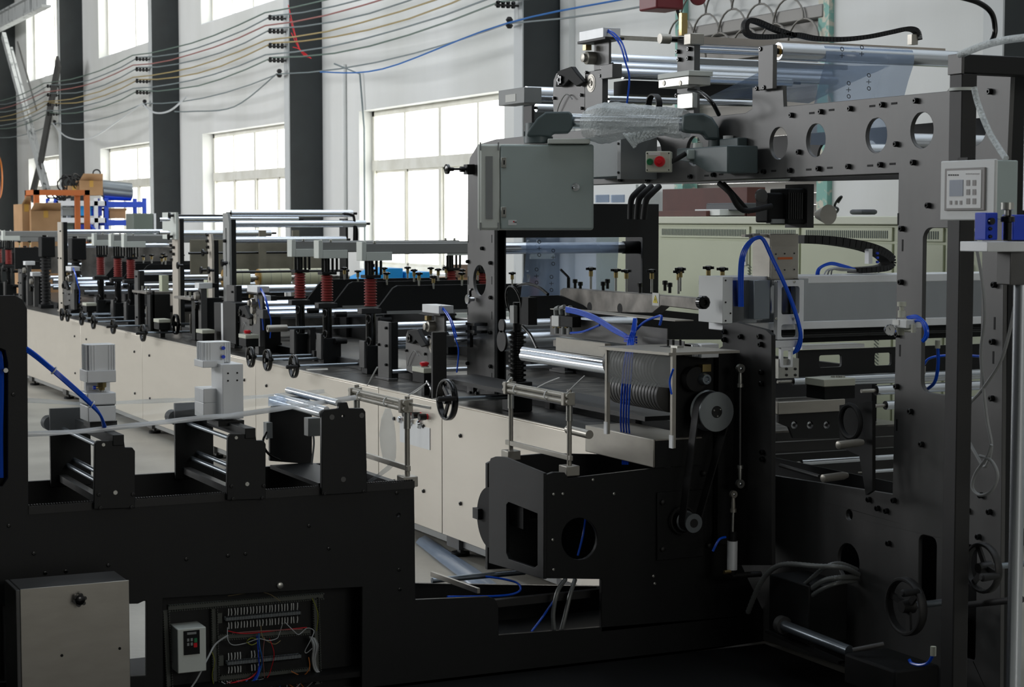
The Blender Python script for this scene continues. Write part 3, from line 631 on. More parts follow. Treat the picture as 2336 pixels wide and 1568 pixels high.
# loose film on the small rollers
T = thing('loose_film', 'bluish loose film lying over the rollers of the black plate stand', 'film', pY(680, 910, 6.9))
M().sheet([[pY(x, y, Y) for x, y in ((612, 905 + d), (640, 903 + d), (680, 908 + d), (725, 918 + d))] for Y, d in ((6.98, 0), (6.9, 8), (6.85, 22))]).put(T, 'film', 'film_blue', solid=.001)
# hanging film offcut below first guide bracket
T = thing('film_offcut', 'limp clear film offcut hanging under the left steel guide bracket', 'film', pY(885, 990, 6.8))
M().sheet([[pY(x + dx, y, 6.8 + .01 * math.sin(y * .03 + dx)) for dx in (-w, -w * .4, w * .3, w)] for x, y, w in ((885, 932, 6), (884, 955, 14), (884, 990, 19), (886, 1020, 18), (888, 1045, 15), (890, 1062, 6))]).put(T, 'film', 'film_clear', solid=.0006)
M().sheet([[pY(x, y, 6.7) for x, y in ((838, 1098), (856, 1086), (880, 1066), (892, 1056))], [pY(x, y, 6.75) for x, y in ((846, 1100), (868, 1088), (890, 1072), (900, 1062))]]).put(T, 'film_end', 'film_clear', solid=.0006)
# ---------------------------------------------------------------- steel guide brackets
def bracket(X, label, ztop, zlow, cl):
    T = thing('guide_bracket', label, 'bracket', (X, 6.8, .8)); ya, yb = 6.545, 7.085
    for y in (ya, yb):
        M().cyl((X, y, .815), (X, y, ztop + .035), .010, 14).put(T, 'post', 'steel_brushed')
        M().cyl((X, y, ztop - .09), (X, y, ztop - .03), .0135, 14).put(T, 'post_sleeve', 'zinc')
        M().box(X - .03, X + .03, y - .035, y + .035, .775, .815).put(T, 'foot_block', 'steel_brushed', bev=.003)
    M().box(X - .008, X + .006, ya - .02, yb + .04, zlow - .01, zlow + .01).put(T, 'lower_bar', 'steel_brushed', bev=.001)
    for dz in (-.012, .012): M().cyl((X - .016, ya - .03, ztop + dz), (X - .016, yb + .03, ztop + dz), .011, 14).put(T, 'guide_rod', cl)
    for y in (ya, yb):
        M().box(X - .032, X + .02, y - .012, y + .012, ztop - .028, ztop + .024).put(T, 'rod_clamp', 'steel_brushed', bev=.002)
    for y in (ya + .15, yb - .1): M().ring((X - .016, y, ztop), (0, 1, 0), .019, .022, .005, 14).put(T, 'cable_tie', 'white_plastic')
    return T
B1 = bracket(2.70, 'left steel guide bracket with ivory cross rods, at the end of the clamped film', pY(925, 925, 6.545).z, .845, 'rod_ivory')
M().bar(pX(935, 922, 2.70), pX(982, 931, 2.70), .006, .010).put(B1, 'pointer_rod', 'zinc')
M().tube([pX(838, 880, 2.68), pX(850, 856, 2.66), pX(860, 838, 2.64)], .0022, 6).put(B1, 'tie_tail', 'white_plastic')
M().tube([pX(932, 902, 2.68), pX(950, 890, 2.66), pX(975, 873, 2.64)], .0022, 6).put(B1, 'tie_tail', 'white_plastic')
B2 = bracket(3.40, 'right steel guide bracket with ivory cross rods, beside the handwheel', pX(1235, 897, 3.4).z, .845, 'rod_ivory')
M().tube([pX(1226, 884, 3.38), pX(1250, 872, 3.36), pX(1276, 862, 3.34)], .0022, 6).put(B2, 'tie_tail', 'white_plastic')
M().tube([pX(1292, 898, 3.38), pX(1312, 878, 3.36), pX(1333, 858, 3.34)], .0022, 6).put(B2, 'tie_tail', 'white_plastic')
M().tube([pX(1168, 862, 3.4), pX(1160, 870, 3.38), pX(1158, 890, 3.38)], .004, 6).put(B2, 'wire_hook', 'zinc')
M().cyl(pX(1296, 980, 3.5), pX(1345, 992, 3.5), .018, 16).put(B2, 'stub_roller', 'steel_brushed')
# ---------------------------------------------------------------- blue hoses
T = thing('air_hoses', 'three bundled blue air hoses arching over the left clamp head', 'hose', pY(240, 965, 6.5))
for k in range(3):
    d = k * 4
    M().tube([pY(5, 760 + d, 6.55), pY(66, 797 + d, 6.5), pY(120, 840 + d, 6.45), pY(175, 888 + d, 6.45), pY(212, 924 + d * .7, 6.5), pY(230, 950, 6.55), pY(240 - k * 2, 974, 6.6)], .0052, 8).put(T, 'hose', 'blue_hose')
M().ring(pY(122, 845, 6.44), (1, 0, -.8), .012, .015, .004, 14).put(T, 'cable_tie', 'white_plastic'); M().ring(pY(208, 922, 6.5), (1, 0, -.8), .012, .015, .004, 14).put(T, 'cable_tie', 'white_plastic')
T = thing('air_hoses', 'blue hoses hanging inside the slot of the leftmost black post', 'hose', pY(4, 1100, 6.53))
for k in range(3): M().tube([pY(-12, 790, 6.6), pY(3 - k * 3, 812, 6.54), pY(6 - k * 3, 880, 6.53), pY(4 - k * 4, 990, 6.53), pY(5 - k * 3, 1090, 6.54)], .005, 8).put(T, 'hose', 'blue_hose')
# ---------------------------------------------------------------- steel control box lower left
T = thing('control_box', 'plain stainless steel box with black lobed knob at the lower left', 'box', pY(170, 1500, 6.22))
YB = 6.2
a = pY(47, 1344, YB); b = pY(293, 1328, YB); zt = pY(170, 1336, YB).z
M().box(a.x, b.x, YB + .003, YB + .2, .0, zt).put(T, 'box_body', 'oxide', bev=.003)  # steel body given a dark tone for the dark reflection on its top
M().box(a.x - .002, b.x + .002, YB, YB + .004, .02, zt + .002).put(T, 'front_cover', 'steel_brushed', bev=.002)
M().box(a.x - .016, a.x - .003, YB + .0, YB + .2, .0, zt).put(T, 'side_flange', 'oxide', bev=.002)
c = pY(178, 1366, YB); m = M(); m.lathe(c, (0, -1, 0), [(0, .008), (.012, .008), (.013, .018), (.03, .018), (.034, .012)], 20)
for k in range(6): aa = k * math.pi / 3 + .3; m.cyl(c + V((.017 * math.cos(aa), -.013, .017 * math.sin(aa))), c + V((.017 * math.cos(aa), -.031, .017 * math.sin(aa))), .007, 10)
m.put(T, 'lobed_knob', 'black_gloss')
for a_, b_ in ((141, 1496), (273, 1480), (180, 1650)): M().lathe(pY(a_, b_, YB), (0, -1, 0), [(0, .005), (.0015, .005)], 12).put(T, 'hole', 'black_matte')
# ---------------------------------------------------------------- wiring bay
YW = 6.62
T = thing('wiring_panel', 'open wiring panel with terminal strips, slotted ducts and coloured wires', 'wiring panel', pY(590, 1560, YW))
M().fy(340, 1335, 850, 1640, YW, .008).put(T, 'mounting_plate', 'black_paint')
def duct(x0, y0, x1, y1, w=.02, h=.03):
    a = pY(x0, y0, YW); b = pY(x1, y1, YW); d = (b - a); L = d.length; dn = d.normalized(); n = V((0, 0, 1)).cross(V((0, 1, 0))) if 0 else V((-dn.z, 0, dn.x)); m = M(); k = 0
    m.bar(a - V((0, h * .2, 0)), b - V((0, h * .2, 0)), w, h * .4, (0, 1, 0))
    while k * .009 < L - .006:
        for s in (-1, 1):
            c = a + dn * (k * .009 + .003) + n * (s * w / 2) - V((0, h * .7, 0)); m.bar(c - dn * .0025, c + dn * .0025, .003, h * .6, (0, 1, 0))
        k += 1
    m.put(T, 'slotted_duct', 'grey_duct')
for d in ((382, 1386, 735, 1358), (485, 1388, 490, 1600), (375, 1392, 385, 1600), (496, 1452, 706, 1438), (500, 1545, 706, 1528), (716, 1362, 722, 1560)): duct(*d)
def trail(x0, y0, x1, y1, up, dn):
    a = pY(x0, y0, YW - .03); b = pY(x1, y1, YW - .03); n = 48
    o = M().bar(a, b, .012, .03, (0, 1, 0)).put(T, 'terminal_strip', 'terminal_grey'); m = M()
    for i in range(n):
        p = a.lerp(b, (i + .5) / n); m.box(p.x - .0006, p.x + .0006, YW - .048, YW - .04, p.z - .012, p.z + .012)
    m.put(o, 'terminal_ribs', 'black_matte', kind='stuff')
    for lst, s in ((up, 1), (dn, -1)):
        for t in lst:
            p = a.lerp(b, t) + V((0, -.006, s * .011)); M().tube([p, p + V((random.uniform(-.001, .001), -.004, s * .012)), p + V((random.uniform(-.0015, .0015), -.001, s * .027))], .0021, 6, 1).put(o, 'ferrule', 'white_plastic')
rs = [i / 24 + random.uniform(-.006, .006) for i in range(1, 24)]
trail(513, 1412, 683, 1397, rs, [t for t in rs if random.random() < .85])
trail(517, 1513, 684, 1496, [.02, .06, .1, .14, .18, .33, .37, .42], [.02, .06, .1, .14, .18, .33, .37, .42])
for a_, b_ in ((503, 1408), (506, 1505)): M().fy(a_ - 6, b_ - 8, a_ + 4, b_ + 14, YW - .02, .02).put(T, 'end_stop', 'grey_duct')
def wire(pp, mt, r=.0014, Y=YW - .05):
    M().tube([pY(x, y, Y - .012 * math.sin(i * 1.7)) for i, (x, y) in enumerate(pp)], r, 6, 6).put(T, 'wire', mt)
wire([(519, 1432), (520, 1460), (532, 1472), (560, 1468), (590, 1458), (612, 1462), (630, 1458), (636, 1450), (645, 1422)], 'wire_white', .0016)
wire([(650, 1420), (670, 1440), (682, 1448), (700, 1434), (716, 1440), (708, 1462), (696, 1485), (700, 1490), (712, 1480)], 'wire_white', .0016)
wire([(595, 1428), (600, 1455), (625, 1470), (640, 1462)], 'wire_yellow'); wire([(562, 1465), (575, 1472), (590, 1462), (575, 1456), (564, 1462)], 'wire_lime', .0018)
wire([(590, 1440), (592, 1475), (598, 1505), (592, 1535), (575, 1570)], 'wire_blue', .0026); wire([(586, 1450), (590, 1500), (590, 1530), (570, 1560)], 'blue_plastic', .002)
wire([(604, 1455), (600, 1490), (602, 1530), (604, 1550)], 'wire_red'); wire([(615, 1458), (625, 1490), (620, 1520), (606, 1550), (560, 1565)], 'red_plastic')
wire([(482, 1485), (490, 1510), (484, 1540), (490, 1575)], 'wire_lime'); wire([(520, 1440), (560, 1446), (640, 1438), (700, 1432)], 'red_plastic', .002)
wire([(530, 1445), (600, 1440), (690, 1436)], 'wire_red', .002); wire([(704, 1500), (706, 1525), (690, 1542), (664, 1532)], 'wire_orange', .0018)
wire([(500, 1568), (540, 1556), (570, 1548), (590, 1530)], 'red_plastic', .003); wire([(560, 1575), (585, 1545), (592, 1520)], 'blue_plastic', .004)
for k in range(5): wire([(706 + k * 3, 1452 + k), (714 + k * 3, 1475), (712 + k * 2, 1505), (718 + k * 2, 1530), (735 + k, 1542)], 'wire_white' if k % 2 else 'cable_grey', .0022)
wire([(420, 1590), (448, 1552), (475, 1500), (492, 1470), (520, 1450)], 'wire_white', .0034, YW - .07)
wire([(712, 1365), (725, 1400), (722, 1440)], 'wire_lime', .0016); wire([(520, 1360), (600, 1352), (640, 1372)], 'wire_yellow', .001)
for k in range(18):
    x = 505 + k * 12; wire([(x, 1556 - k * .8), (x + random.uniform(-20, 20), 1564 - k), (x + random.uniform(-30, 30), 1580)], random.choice(['wire_red', 'wire_white', 'wire_blue', 'wire_orange', 'cable_grey']), .0018)
# inverter
T = thing('inverter', 'small pale grey motor drive unit with keypad, left of the terminal strips', 'motor drive', pY(435, 1530, YW))
M().fy(405, 1437, 471, 1531, YW - .11, .11).put(T, 'case', 'cabinet_light', bev=.003)
M().fy(419, 1441, 456, 1492, YW - .113, .004).put(T, 'keypad', 'black_matte')
M().fy(443, 1457, 450, 1466, YW - .116, .004).put(T, 'run_key', 'green_plastic'); M().fy(442, 1468, 450, 1477, YW - .116, .004).put(T, 'stop_key', 'red_plastic')
for a_, b_ in ((427, 1458), (427, 1468), (435, 1457), (435, 1467)): M().fy(a_, b_, a_ + 5, b_ + 6, YW - .115, .003).put(T, 'key', 'grey_plastic')
M().fy(427, 1444, 448, 1447, YW - .1145, .002).put(T, 'maker_text', 'grey_plastic')
# conduits and blue hoses low centre
T = thing('flexible_conduit', 'pair of grey flexible conduits dropping below the box frame', 'conduit', pY(1285, 1440, 6.55))
M().tube([pY(1290, 1322, 6.6), pY(1272, 1350, 6.55), pY(1262, 1400, 6.55), pY(1265, 1442, 6.55)], .009, 10).put(T, 'conduit', 'conduit')
M().tube([pY(1312, 1322, 6.6), pY(1300, 1360, 6.57), pY(1288, 1410, 6.56), pY(1280, 1442, 6.56)], .009, 10).put(T, 'conduit', 'conduit')
T = thing('air_hose', 'single blue air hose curling over the low guide shafts', 'hose', pY(1190, 1345, 6.8))
M().tube([pY(1108, 1316, 6.9), pY(1150, 1322, 6.85), pY(1182, 1332, 6.8), pY(1184, 1350, 6.75), pY(1140, 1360, 6.7), pY(1020, 1362, 6.65)], .0045, 8).put(T, 'hose', 'blue_hose')
M().tube([pY(1262, 1372, 6.6), pY(1240, 1405, 6.58), pY(1212, 1442, 6.56)], .0045, 8).put(T, 'hose', 'blue_hose')
M().tube([pY(1336, 1180, 6.62), pY(1330, 1220, 6.6), pY(1318, 1268, 6.6)], .0045, 8).put(T, 'hose', 'blue_hose')
T = thing('film_strip', 'long pale strip of plastic film trailing on the concrete floor', 'film', pZ(1020, 1290, .02))
M().sheet([[pZ(*p, .01) for p in ((948, 1238), (1000, 1280), (1050, 1318), (1110, 1368))], [pZ(*p, .03) for p in ((956, 1228), (1016, 1268), (1072, 1308), (1140, 1362))], [pZ(*p, .01) for p in ((970, 1222), (1030, 1262), (1090, 1300), (1160, 1352))]]).put(T, 'film', 'film_blue', solid=.001)
# big handwheel on the main bed
q = pX(1020, 912, 3.72)
handwheel(q, .105, 'large black handwheel on a steel shaft in front of the tall frame post', .5, True, None, .9, hl=.09)

# ================================================================ THINGS ON AND AROUND THE GANTRY
def rotbox(T, name, mt, c, u, w, dpt, h, bev=.0, par=None):
    # box with its front face centre c, width direction u (horizontal), depth away from the viewer
    u = V(u).normalized(); n = V((-u.y, u.x, 0))
    if n.dot(V((0, 1, 0))) < 0: n = -n
    m = M(); vs = [c + u * (i * w / 2) + n * (j * dpt) + V((0, 0, k * h / 2)) for k in (-1, 1) for i, j in ((-1, 0), (1, 0), (1, 1), (-1, 1))]
    m.add(vs, [(0, 3, 2, 1), (4, 5, 6, 7), (0, 1, 5, 4), (1, 2, 6, 5), (2, 3, 7, 6), (3, 0, 4, 7)])
    return m.put(par or T, name, mt, bev=bev)
cu = CR.copy(); cn = fh.copy()
def cp(px, py, dist): r = ray(px, py); return CAM + r * (dist / r.dot(fh))
DC = 8.35
c = cp(1236, 428, DC); sc = DC / F
T = thing('electrical_cabinet', 'grey electrical cabinet hanging from the swing arm, door with round lock', 'cabinet', c)
rotbox(T, 'body', 'cabinet_light', cp(1222, 427, DC) + cn * .02, cu, 264 * sc, .17, 196 * sc, .012)
m = M(); dr = rotbox(T, 'door', 'cabinet_grey', cp(1248, 427, DC), cu, 212 * sc, .03, 192 * sc, .008)
rotbox(T, 'side_profile', 'cabinet_light', cp(1118, 427, DC) + cn * .004, cu, 44 * sc, .03, 190 * sc, .006)
rotbox(T, 'profile_groove', 'grey_plastic', cp(1116, 428, DC) - cn * .0005, cu, 16 * sc, .01, 142 * sc)
for yy in (334, 517): 
    for xx in (1096, 1137): rotbox(T, 'corner_cap', 'grey_plastic', cp(xx, yy, DC) - cn * .001, cu, 3 * sc, .01, 18 * sc)
for yy in (371, 484):
    o = rotbox(T, 'hinge', 'zinc', cp(1149, yy, DC) - cn * .008, cu, 12 * sc, .01, 24 * sc, .002)
    rotbox(T, 'hinge_slot', 'black_matte', cp(1150, yy, DC) - cn * .009, cu, 3 * sc, .003, 10 * sc, par=o)
M().lathe(cp(1313, 427, DC), -cn, [(0, .018), (.004, .02), (.008, .018), (.009, .009), (.004, .008)], 22).put(dr, 'lock', 'chrome')
o = rotbox(T, 'maker_label', 'white_plastic', cp(1169, 508, DC) - cn * .002, cu, 19 * sc, .003, 12 * sc, par=dr)
rotbox(T, 'label_mark', 'red_plastic', cp(1172, 506, DC) - cn * .003, cu, 3 * sc, .002, 3 * sc, par=dr); rotbox(T, 'label_text', 'ink', cp(1176, 507, DC) - cn * .003, cu, 5 * sc, .002, 2 * sc, par=dr)
# swing arm
T = thing('swing_arm', 'grey swing arm with elbows joining the hanging cabinet to the long gantry', 'arm', cp(1450, 290, 8.2))
e = cp(1228, 327, 8.43); M().cyl(e, e + V((0, 0, .03)), .066, 28).put(T, 'swivel_flange', 'arm_grey'); M().cyl(e + V((0, 0, .03)), e + V((0, 0, .09)), .06, 28).put(T, 'swivel_joint', 'arm_grey')
# left elbow: prismatic housing
xo = [(1202, 302), (1225, 270), (1245, 255), (1300, 254), (1306, 262), (1306, 292), (1298, 303), (1262, 304), (1258, 312), (1202, 312)]
Pf = [cp(a, b, 8.36) for a, b in xo]; Pb = [p + cn * .12 for p in Pf]; n = len(xo)
m = M(); m.v = Pf + Pb; m.f = [tuple(range(n)), tuple(range(2 * n - 1, n - 1, -1))] + [(i, (i + 1) % n, n + (i + 1) % n, n + i) for i in range(n)]
m.put(T, 'elbow', 'arm_grey', bev=.01)
a = cp(1300, 276, 8.42); b = cp(1565, 282, 8.05); M().cyl(a, b, .033, 28).put(T, 'arm_tube', 'roller')
xo = [(1558, 262), (1572, 258), (1606, 258), (1626, 268), (1640, 290), (1642, 318), (1614, 318), (1604, 304), (1570, 302), (1556, 298)]
Pf = [cp(a, b, 7.98) for a, b in xo]; Pb = [p + cn * .1 for p in Pf]; n = len(xo)
m = M(); m.v = Pf + Pb; m.f = [tuple(range(n)), tuple(range(2 * n - 1, n - 1, -1))] + [(i, (i + 1) % n, n + (i + 1) % n, n + i) for i in range(n)]
m.put(T, 'elbow', 'arm_grey', bev=.01)
e = cp(1632, 355, 8.03); M().lathe(e, (0, 0, 1), [(-.03, .045), (0, .06), (.02, .06), (.022, .034), (.075, .03)], 28).put(T, 'pivot', 'arm_grey')
M().plX(oX(4.18, (1570, 340), (1605, 338), (1688, 332), (1688, 395), (1640, 393), (1605, 372), (1570, 366)), 4.12, 4.27).put(T, 'wall_bracket', 'arm_grey', bev=.006)
M().plX(oX(4.27, (1650, 318), (1692, 314), (1692, 396), (1650, 396)), 4.25, 4.298).put(T, 'mounting_flange', 'arm_grey', bev=.004)
rotbox(T, 'stop_plate', 'cabinet_grey', cp(1588, 352, 7.9), cu, 38 * 7.9 / F, .05, 22 * 7.9 / F, .004)
M().lathe(cp(1592, 338, 7.95), (0, 0, 1), [(0, .022), (.022, .02)], 16).put(T, 'cap', 'cabinet_light')
o = M().lathe(cp(1661, 334, 7.95), (0, 0, 1), [(0, .014), (.03, .022), (.045, .022)], 14).put(T, 'funnel_cap', 'white_plastic')
# bubble wrap
T = thing('bubble_wrap', 'crumpled bubble wrap wound around the swing arm tube, one corner hanging', 'bubble wrap', cp(1450, 285, 8.2))
rows = []; 
for i in range(27):
    t = i / 26; c = a.lerp(b, .17 + .82 * t); dirn = (b - a).normalized(); _, u, w2 = frame(dirn); row = []
    for j in range(21):
        an = 2 * math.pi * j / 20; rr = .060 + .012 * math.sin(5 * t + an) + .030 * math.exp(-((t - .22) / .2) ** 2) + .005 * math.sin(9 * an + 7 * t) + random.uniform(-.0025, .0025)
        row.append(c + (u * math.cos(an) + w2 * math.sin(an)) * rr)
    row[-1] = row[0].copy(); rows.append(row)
M().sheet(rows).put(T, 'wrap', 'bubble')
rows = []
for i in range(10):
    t = i / 9; row = []
    for j in range(12):
        s = j / 11; q = cp(1420 + s * 130 * (1 - t) + t * 25, 305 + t * 34 - s * 8, 8.12 - .03 * math.sin(6 * s + 3 * t)); row.append(q)
    rows.append(row)
M().sheet(rows).put(T, 'hanging_corner', 'bubble')
m = M()
for i in range(9):
    for j in range(int(11 * (1 - i / 10)) + 1):
        s = j / 11; t = i / 9; m.lathe(cp(1424 + s * 124 * (1 - t) + t * 25, 306 + t * 33 - s * 8, 8.085), -cn, [(0, .0065), (.003, .005), (.004, .001)], 8)
m.put(T, 'bubbles', 'bubble', kind='stuff')
# second grey box behind the cabinet
T = thing('junction_cabinet', 'second grey metal box on the gantry, half hidden behind the hanging cabinet', 'cabinet', pX(1380, 360, 4.2))
M().gx(1300, 318, 1412, 408, 4.12, .17).put(T, 'body', 'arm_grey', bev=.004); M().gx(1408, 312, 1416, 409, 4.11, .19).put(T, 'cover_flange', 'grey_plastic', bev=.001)
bolts(T, [pX(1411, 328, 4.11), pX(1411, 394, 4.11)], 'x', .006, .006)
rotbox(T, 'loose_lid', 'cabinet_light', cp(1298, 322, 8.3), cu, 96 * 8.3 / F, .1, 11 * 8.3 / F, .003)
# e-stop box
def estop(label, c, u, k=1.0, group=None):
    T = thing('stop_switch_box', label, 'switch box', c); w, h = .105 * k, .088 * k; u = V(u).normalized(); n = V((-u.y, u.x, 0))
    if n.y < 0: n = -n
    rotbox(T, 'case', 'box_cream', c, u, w, .075 * k, h, .004)
    p = c + u * .01 - n * .001
    M().ring(p, -n, .017, .021, .006, 20).put(T, 'collar', 'zinc'); M().lathe(p, -n, [(0, .013), (.016, .013), (.018, .024), (.03, .022), (.032, .012), (.04, .01)], 22).put(T, 'stop_button', 'red_plastic')
    M().lathe(c - u * .034, -n, [(0, .014), (.006, .014), (.007, .010), (.004, .009)], 18).put(T, 'start_button', 'green_plastic')
    rotbox(T, 'name_plate', 'white_plastic', c - u * .015 + V((0, 0, .033)) - n * .001, u, .05, .002, .012)
    for i in (-1, 1):
        for j in (-1, 1): M().lathe(c + u * (i * w * .44) + V((0, 0, j * h * .4)), -n, [(0, .003), (.001, .003)], 8).put(T, 'screw', 'ink')
    return T
T = estop('cream switch box with red mushroom button and green button on the gantry arm', cp(1501, 369, 7.9), cu + V((.12, -.35, 0)))
M().tube([cp(1525, 372, 7.95), cp(1545, 362, 7.95), cp(1565, 350, 7.95)], .011, 10).put(T, 'cable_gland', 'black_rubber')
# adjusting knob left of frame
T = thing('tension_adjuster', 'black screw knob sticking out from the left side of the gantry post', 'knob', pY(1050, 387, 9.43))
a = pY(1016, 386, 9.43); b = pY(1082, 386, 9.43)
M().lathe(a, (1, 0, 0), [(0, .02), (.004, .028), (.018, .028), (.024, .012), (.05, .01)], 18).put(T, 'knob', 'black_gloss'); M().cyl(a + V((.02, 0, 0)), b, .0065, 10).put(T, 'screw', 'black_paint')
M().cyl(a + V((.09, 0, 0)), a + V((.115, 0, 0)), .016, 10).put(T, 'lock_nut', 'black_paint'); M().fy(1066, 375, 1083, 398, 9.41, .05).put(T, 'nut_block', 'black_paint')
# ---- nip module builder (used on the bed and on top of the gantry)
def nip_module(label, dY=0.0, dZ=0.0):
    X = 4.13; T = thing('nip_roller_unit', label, 'roller unit', (X, 9.6, .82))
    def g(x0, y0, x1, y1, n, mt, XX=X, dep=.02, bev=.002, **k): return M().gx(x0, y0, x1, y1, XX, dep).put(T, n, mt, bev=bev, **k)
    g(976, 766, 1004, 868, 'side_plate', 'oxide', dep=.03); g(990, 706, 1014, 768, 'upper_plate', 'oxide', dep=.012); g(1000, 764, 1018, 790, 'bearing_block', 'oxide', XX=X - .02, dep=.05)
    q = pX(986, 790, X); o = M().lathe(q, (-1, 0, 0), [(0, .042), (.002, .042), (.002, .034), (.004, .034), (.004, .022), (.001, .02), (.001, .012), (.006, .012)], 30).put(T, 'bearing_cap', 'steel_brushed')
    g(963, 694, 1001, 712, 'air_cylinder', 'alu', XX=X - .05, dep=.09); g(960, 711, 1004, 716, 'cylinder_plate', 'oxide_dark', XX=X - .05, dep=.1)
    q = pX(975, 745, X - .04); M().lathe(q, (-1, 0, 0), [(-.04, .03), (0, .03), (.005, .02), (.02, .02), (.022, .01)], 20).put(T, 'idler_bearing', 'steel_brushed')
    M().box(X - .05, X - .02, q.y - .015, q.y + .015, q.z + .035, q.z + .06).put(T, 'brass_block', 'brass')
    M().plX(oX(X, (927, 845), (925, 800), (926, 765), (930, 754), (950, 751), (958, 762), (966, 782), (976, 786), (976, 850), (940, 852)), X, X + .012).put(T, 'motor_plate', 'oxide', bev=.002)
    M().plX(oX(X - .03, (927, 782), (930, 754), (952, 752), (958, 764), (972, 788), (960, 792), (948, 776), (940, 785)), X - .03, X - .004).put(T, 'motor_cover', 'black_matte', bev=.004)
    q = pX(936, 772, X - .03); m = M()
    for k in range(5): aa = k * 1.257; m.cyl(q + V((-.012, .017 * math.cos(aa), .017 * math.sin(aa))), q + V((.0, .017 * math.cos(aa), .017 * math.sin(aa))), .008, 8)
    m.ring(q - V((.012, 0, 0)), (1, 0, 0), .01, .018, .012, 16).put(T, 'star_knob', 'black_gloss')
    bolts(T, [pX(a, b, X) for a, b in ((1006, 768), (1012, 772), (1003, 782), (1010, 783), (972, 808), (973, 833), (929, 800), (980, 768))], 'x', .008, .014)
    yn = pX(1004, 800, X).y
    for (x, y, r) in ((1004, 752, .03), (1018, 780, .02), (1010, 768, .024)):
        q = pX(x, y, X); M().cyl((X + .03, q.y, q.z), (5.38, q.y, q.z), r, 22).put(T, 'nip_roller', 'roller')
    M().tube([pX(1004, 700, X - .02), pX(1015, 712, X - .03), pX(1028, 735, X - .03), pX(1038, 770, X - .02), pX(1046, 800, X), pX(1042, 850, X)], .0042, 8).put(T, 'blue_hose', 'blue_hose')
    M().tube([pX(1006, 698, X - .02), pX(1019, 712, X - .03), pX(1032, 735, X - .03), pX(1042, 770, X - .02)], .0042, 8).put(T, 'blue_hose', 'blue_hose')
    M().tube([pX(930, 835, X - .01), pX(935, 815, X - .015), pX(945, 800, X - .015), pX(955, 812, X - .015)], .0028, 6).put(T, 'signal_cable', 'cable_grey')
    return T
N1 = nip_module('roller unit with black motor cover on the bed, between knob beam and tall post')
top = dup(N1, (4.13, 9.6 - 1.90, .82 + 1.355), 'roller unit with black motor cover standing on top of the gantry')
dup(N1, (4.13, 12.85, .82), 'distant roller unit on the bed, right of the slotted upright')
dup(N1, (4.13, 18.9, .82), 'small far roller unit on the bed, left of the red springs')
def bedbox(label, px, py, X=3.98, w=.11, red=True, Yd=None):
    q = pX(px, py, X); T = thing('stop_switch_box', label, 'switch box', (q.x, q.y, q.z - .1)); y0, y1 = q.y - .085, q.y + .085
    M().box(X, X + .10, y0, y1, q.z - .028, q.z + .0).put(T, 'lid', 'box_cream', bev=.003); M().box(X + .003, X + .097, y0 + .003, y1 - .003, q.z - .085, q.z - .028).put(T, 'case', 'black_matte', bev=.002)
    if red: M().lathe((X + .04, q.y, q.z), (0, 0, 1), [(0, .02), (.012, .02), (.014, .026), (.024, .026), (.03, .016)], 20).put(T, 'stop_button', 'red_plastic'); M().lathe((X + .04, q.y, q.z), (0, 0, 1), [(0, .026), (.005, .026)], 20).put(T, 'collar', 'zinc')
    M().box(X + .03, X + .07, q.y - .02, q.y + .02, BZ, q.z - .08).put(T, 'bracket', 'oxide_dark'); return T
bedbox('stop switch box with red button hanging near the large handwheel', 953, 838)
bedbox('stop switch box with red button, below the distant roller unit', 552, 763)
bedbox('cream lidded box without button, below the slanted cutter cover', 454, 752, red=False)
bedbox('cream lidded box without button, near the inner handwheel', 356, 728, red=False)
bedbox('tiny far cream lidded box between the ribbed dark spring posts', 192, 691, red=False)
# ---- rollers, plates on top of the gantry
T = thing('top_roller_frame', 'polished guide rollers and upright plates mounted on top of the gantry', 'roller frame', (4.3, 7.2, 2.2))
def topr(px, py, X, L, r, mt='roller', shaft=.05): q = pX(px, py, X); return roller(T, (q.x, q.y, q.z), (q.x + L, q.y, q.z), r, mt, 'black_rubber', shaft)
M().gx(1545, 90, 1583, 268, 4.28, .03).put(T, 'upright_plate', 'oxide', bev=.002)
M().gx(1730, 106, 1763, 206, 4.27, .02).put(T, 'upright_plate', 'oxide', bev=.002)
bolts(T, [pX(a, b, 4.28) for a, b in ((1549, 118), (1575, 112), (1552, 136), (1574, 133), (1548, 218), (1740, 112), (1731, 202), (1748, 200), (1322, 255))], 'x', .010, .016)
topr(1775, 117, 4.35, .93, .036); topr(1590, 105, 4.34, 1.0, .012); topr(1590, 114, 4.34, 1.0, .014); topr(1590, 181, 4.34, .50, .018)
topr(1432, 151, 4.36, .93, .018); topr(1420, 172, 4.36, .93, .018); topr(1388, 226, 4.34, .93, .016); topr(1200, 214, 4.40, .9, .040); topr(1223, 246, 4.40, .9, .022)
q = pX(1370, 84, 4.3); M().bar(q, q + V((.93, 0, 0)), .02, .02).put(T, 'tie_bar', 'steel')
q = pX(1505, 88, 4.2); M().cyl(q, q + V((.05, 0, 0)), .022, 16).put(T, 'knurled_knob', 'steel_brushed'); M().cyl(q + V((.05, 0, 0)), q + V((.16, 0, 0)), .012, 12).put(T, 'knob_shaft', 'black_gloss')
q = pX(1590, 88, 4.3); M().box(q.x, q.x + 1.35, q.y - .02, q.y + .02, q.z - .025, q.z + .008).put(T, 'cross_beam', 'beam_alu')
M().box(q.x - .05, q.x + .02, q.y - .03, q.y + .03, q.z - .03, q.z + .02).put(T, 'clamp', 'steel_brushed', bev=.004)
q = pX(1590, 135, 4.3); M().box(q.x, q.x + .8, q.y - .01, q.y + .01, q.z - .02, q.z + .002).put(T, 'cross_beam', 'alu_dull')
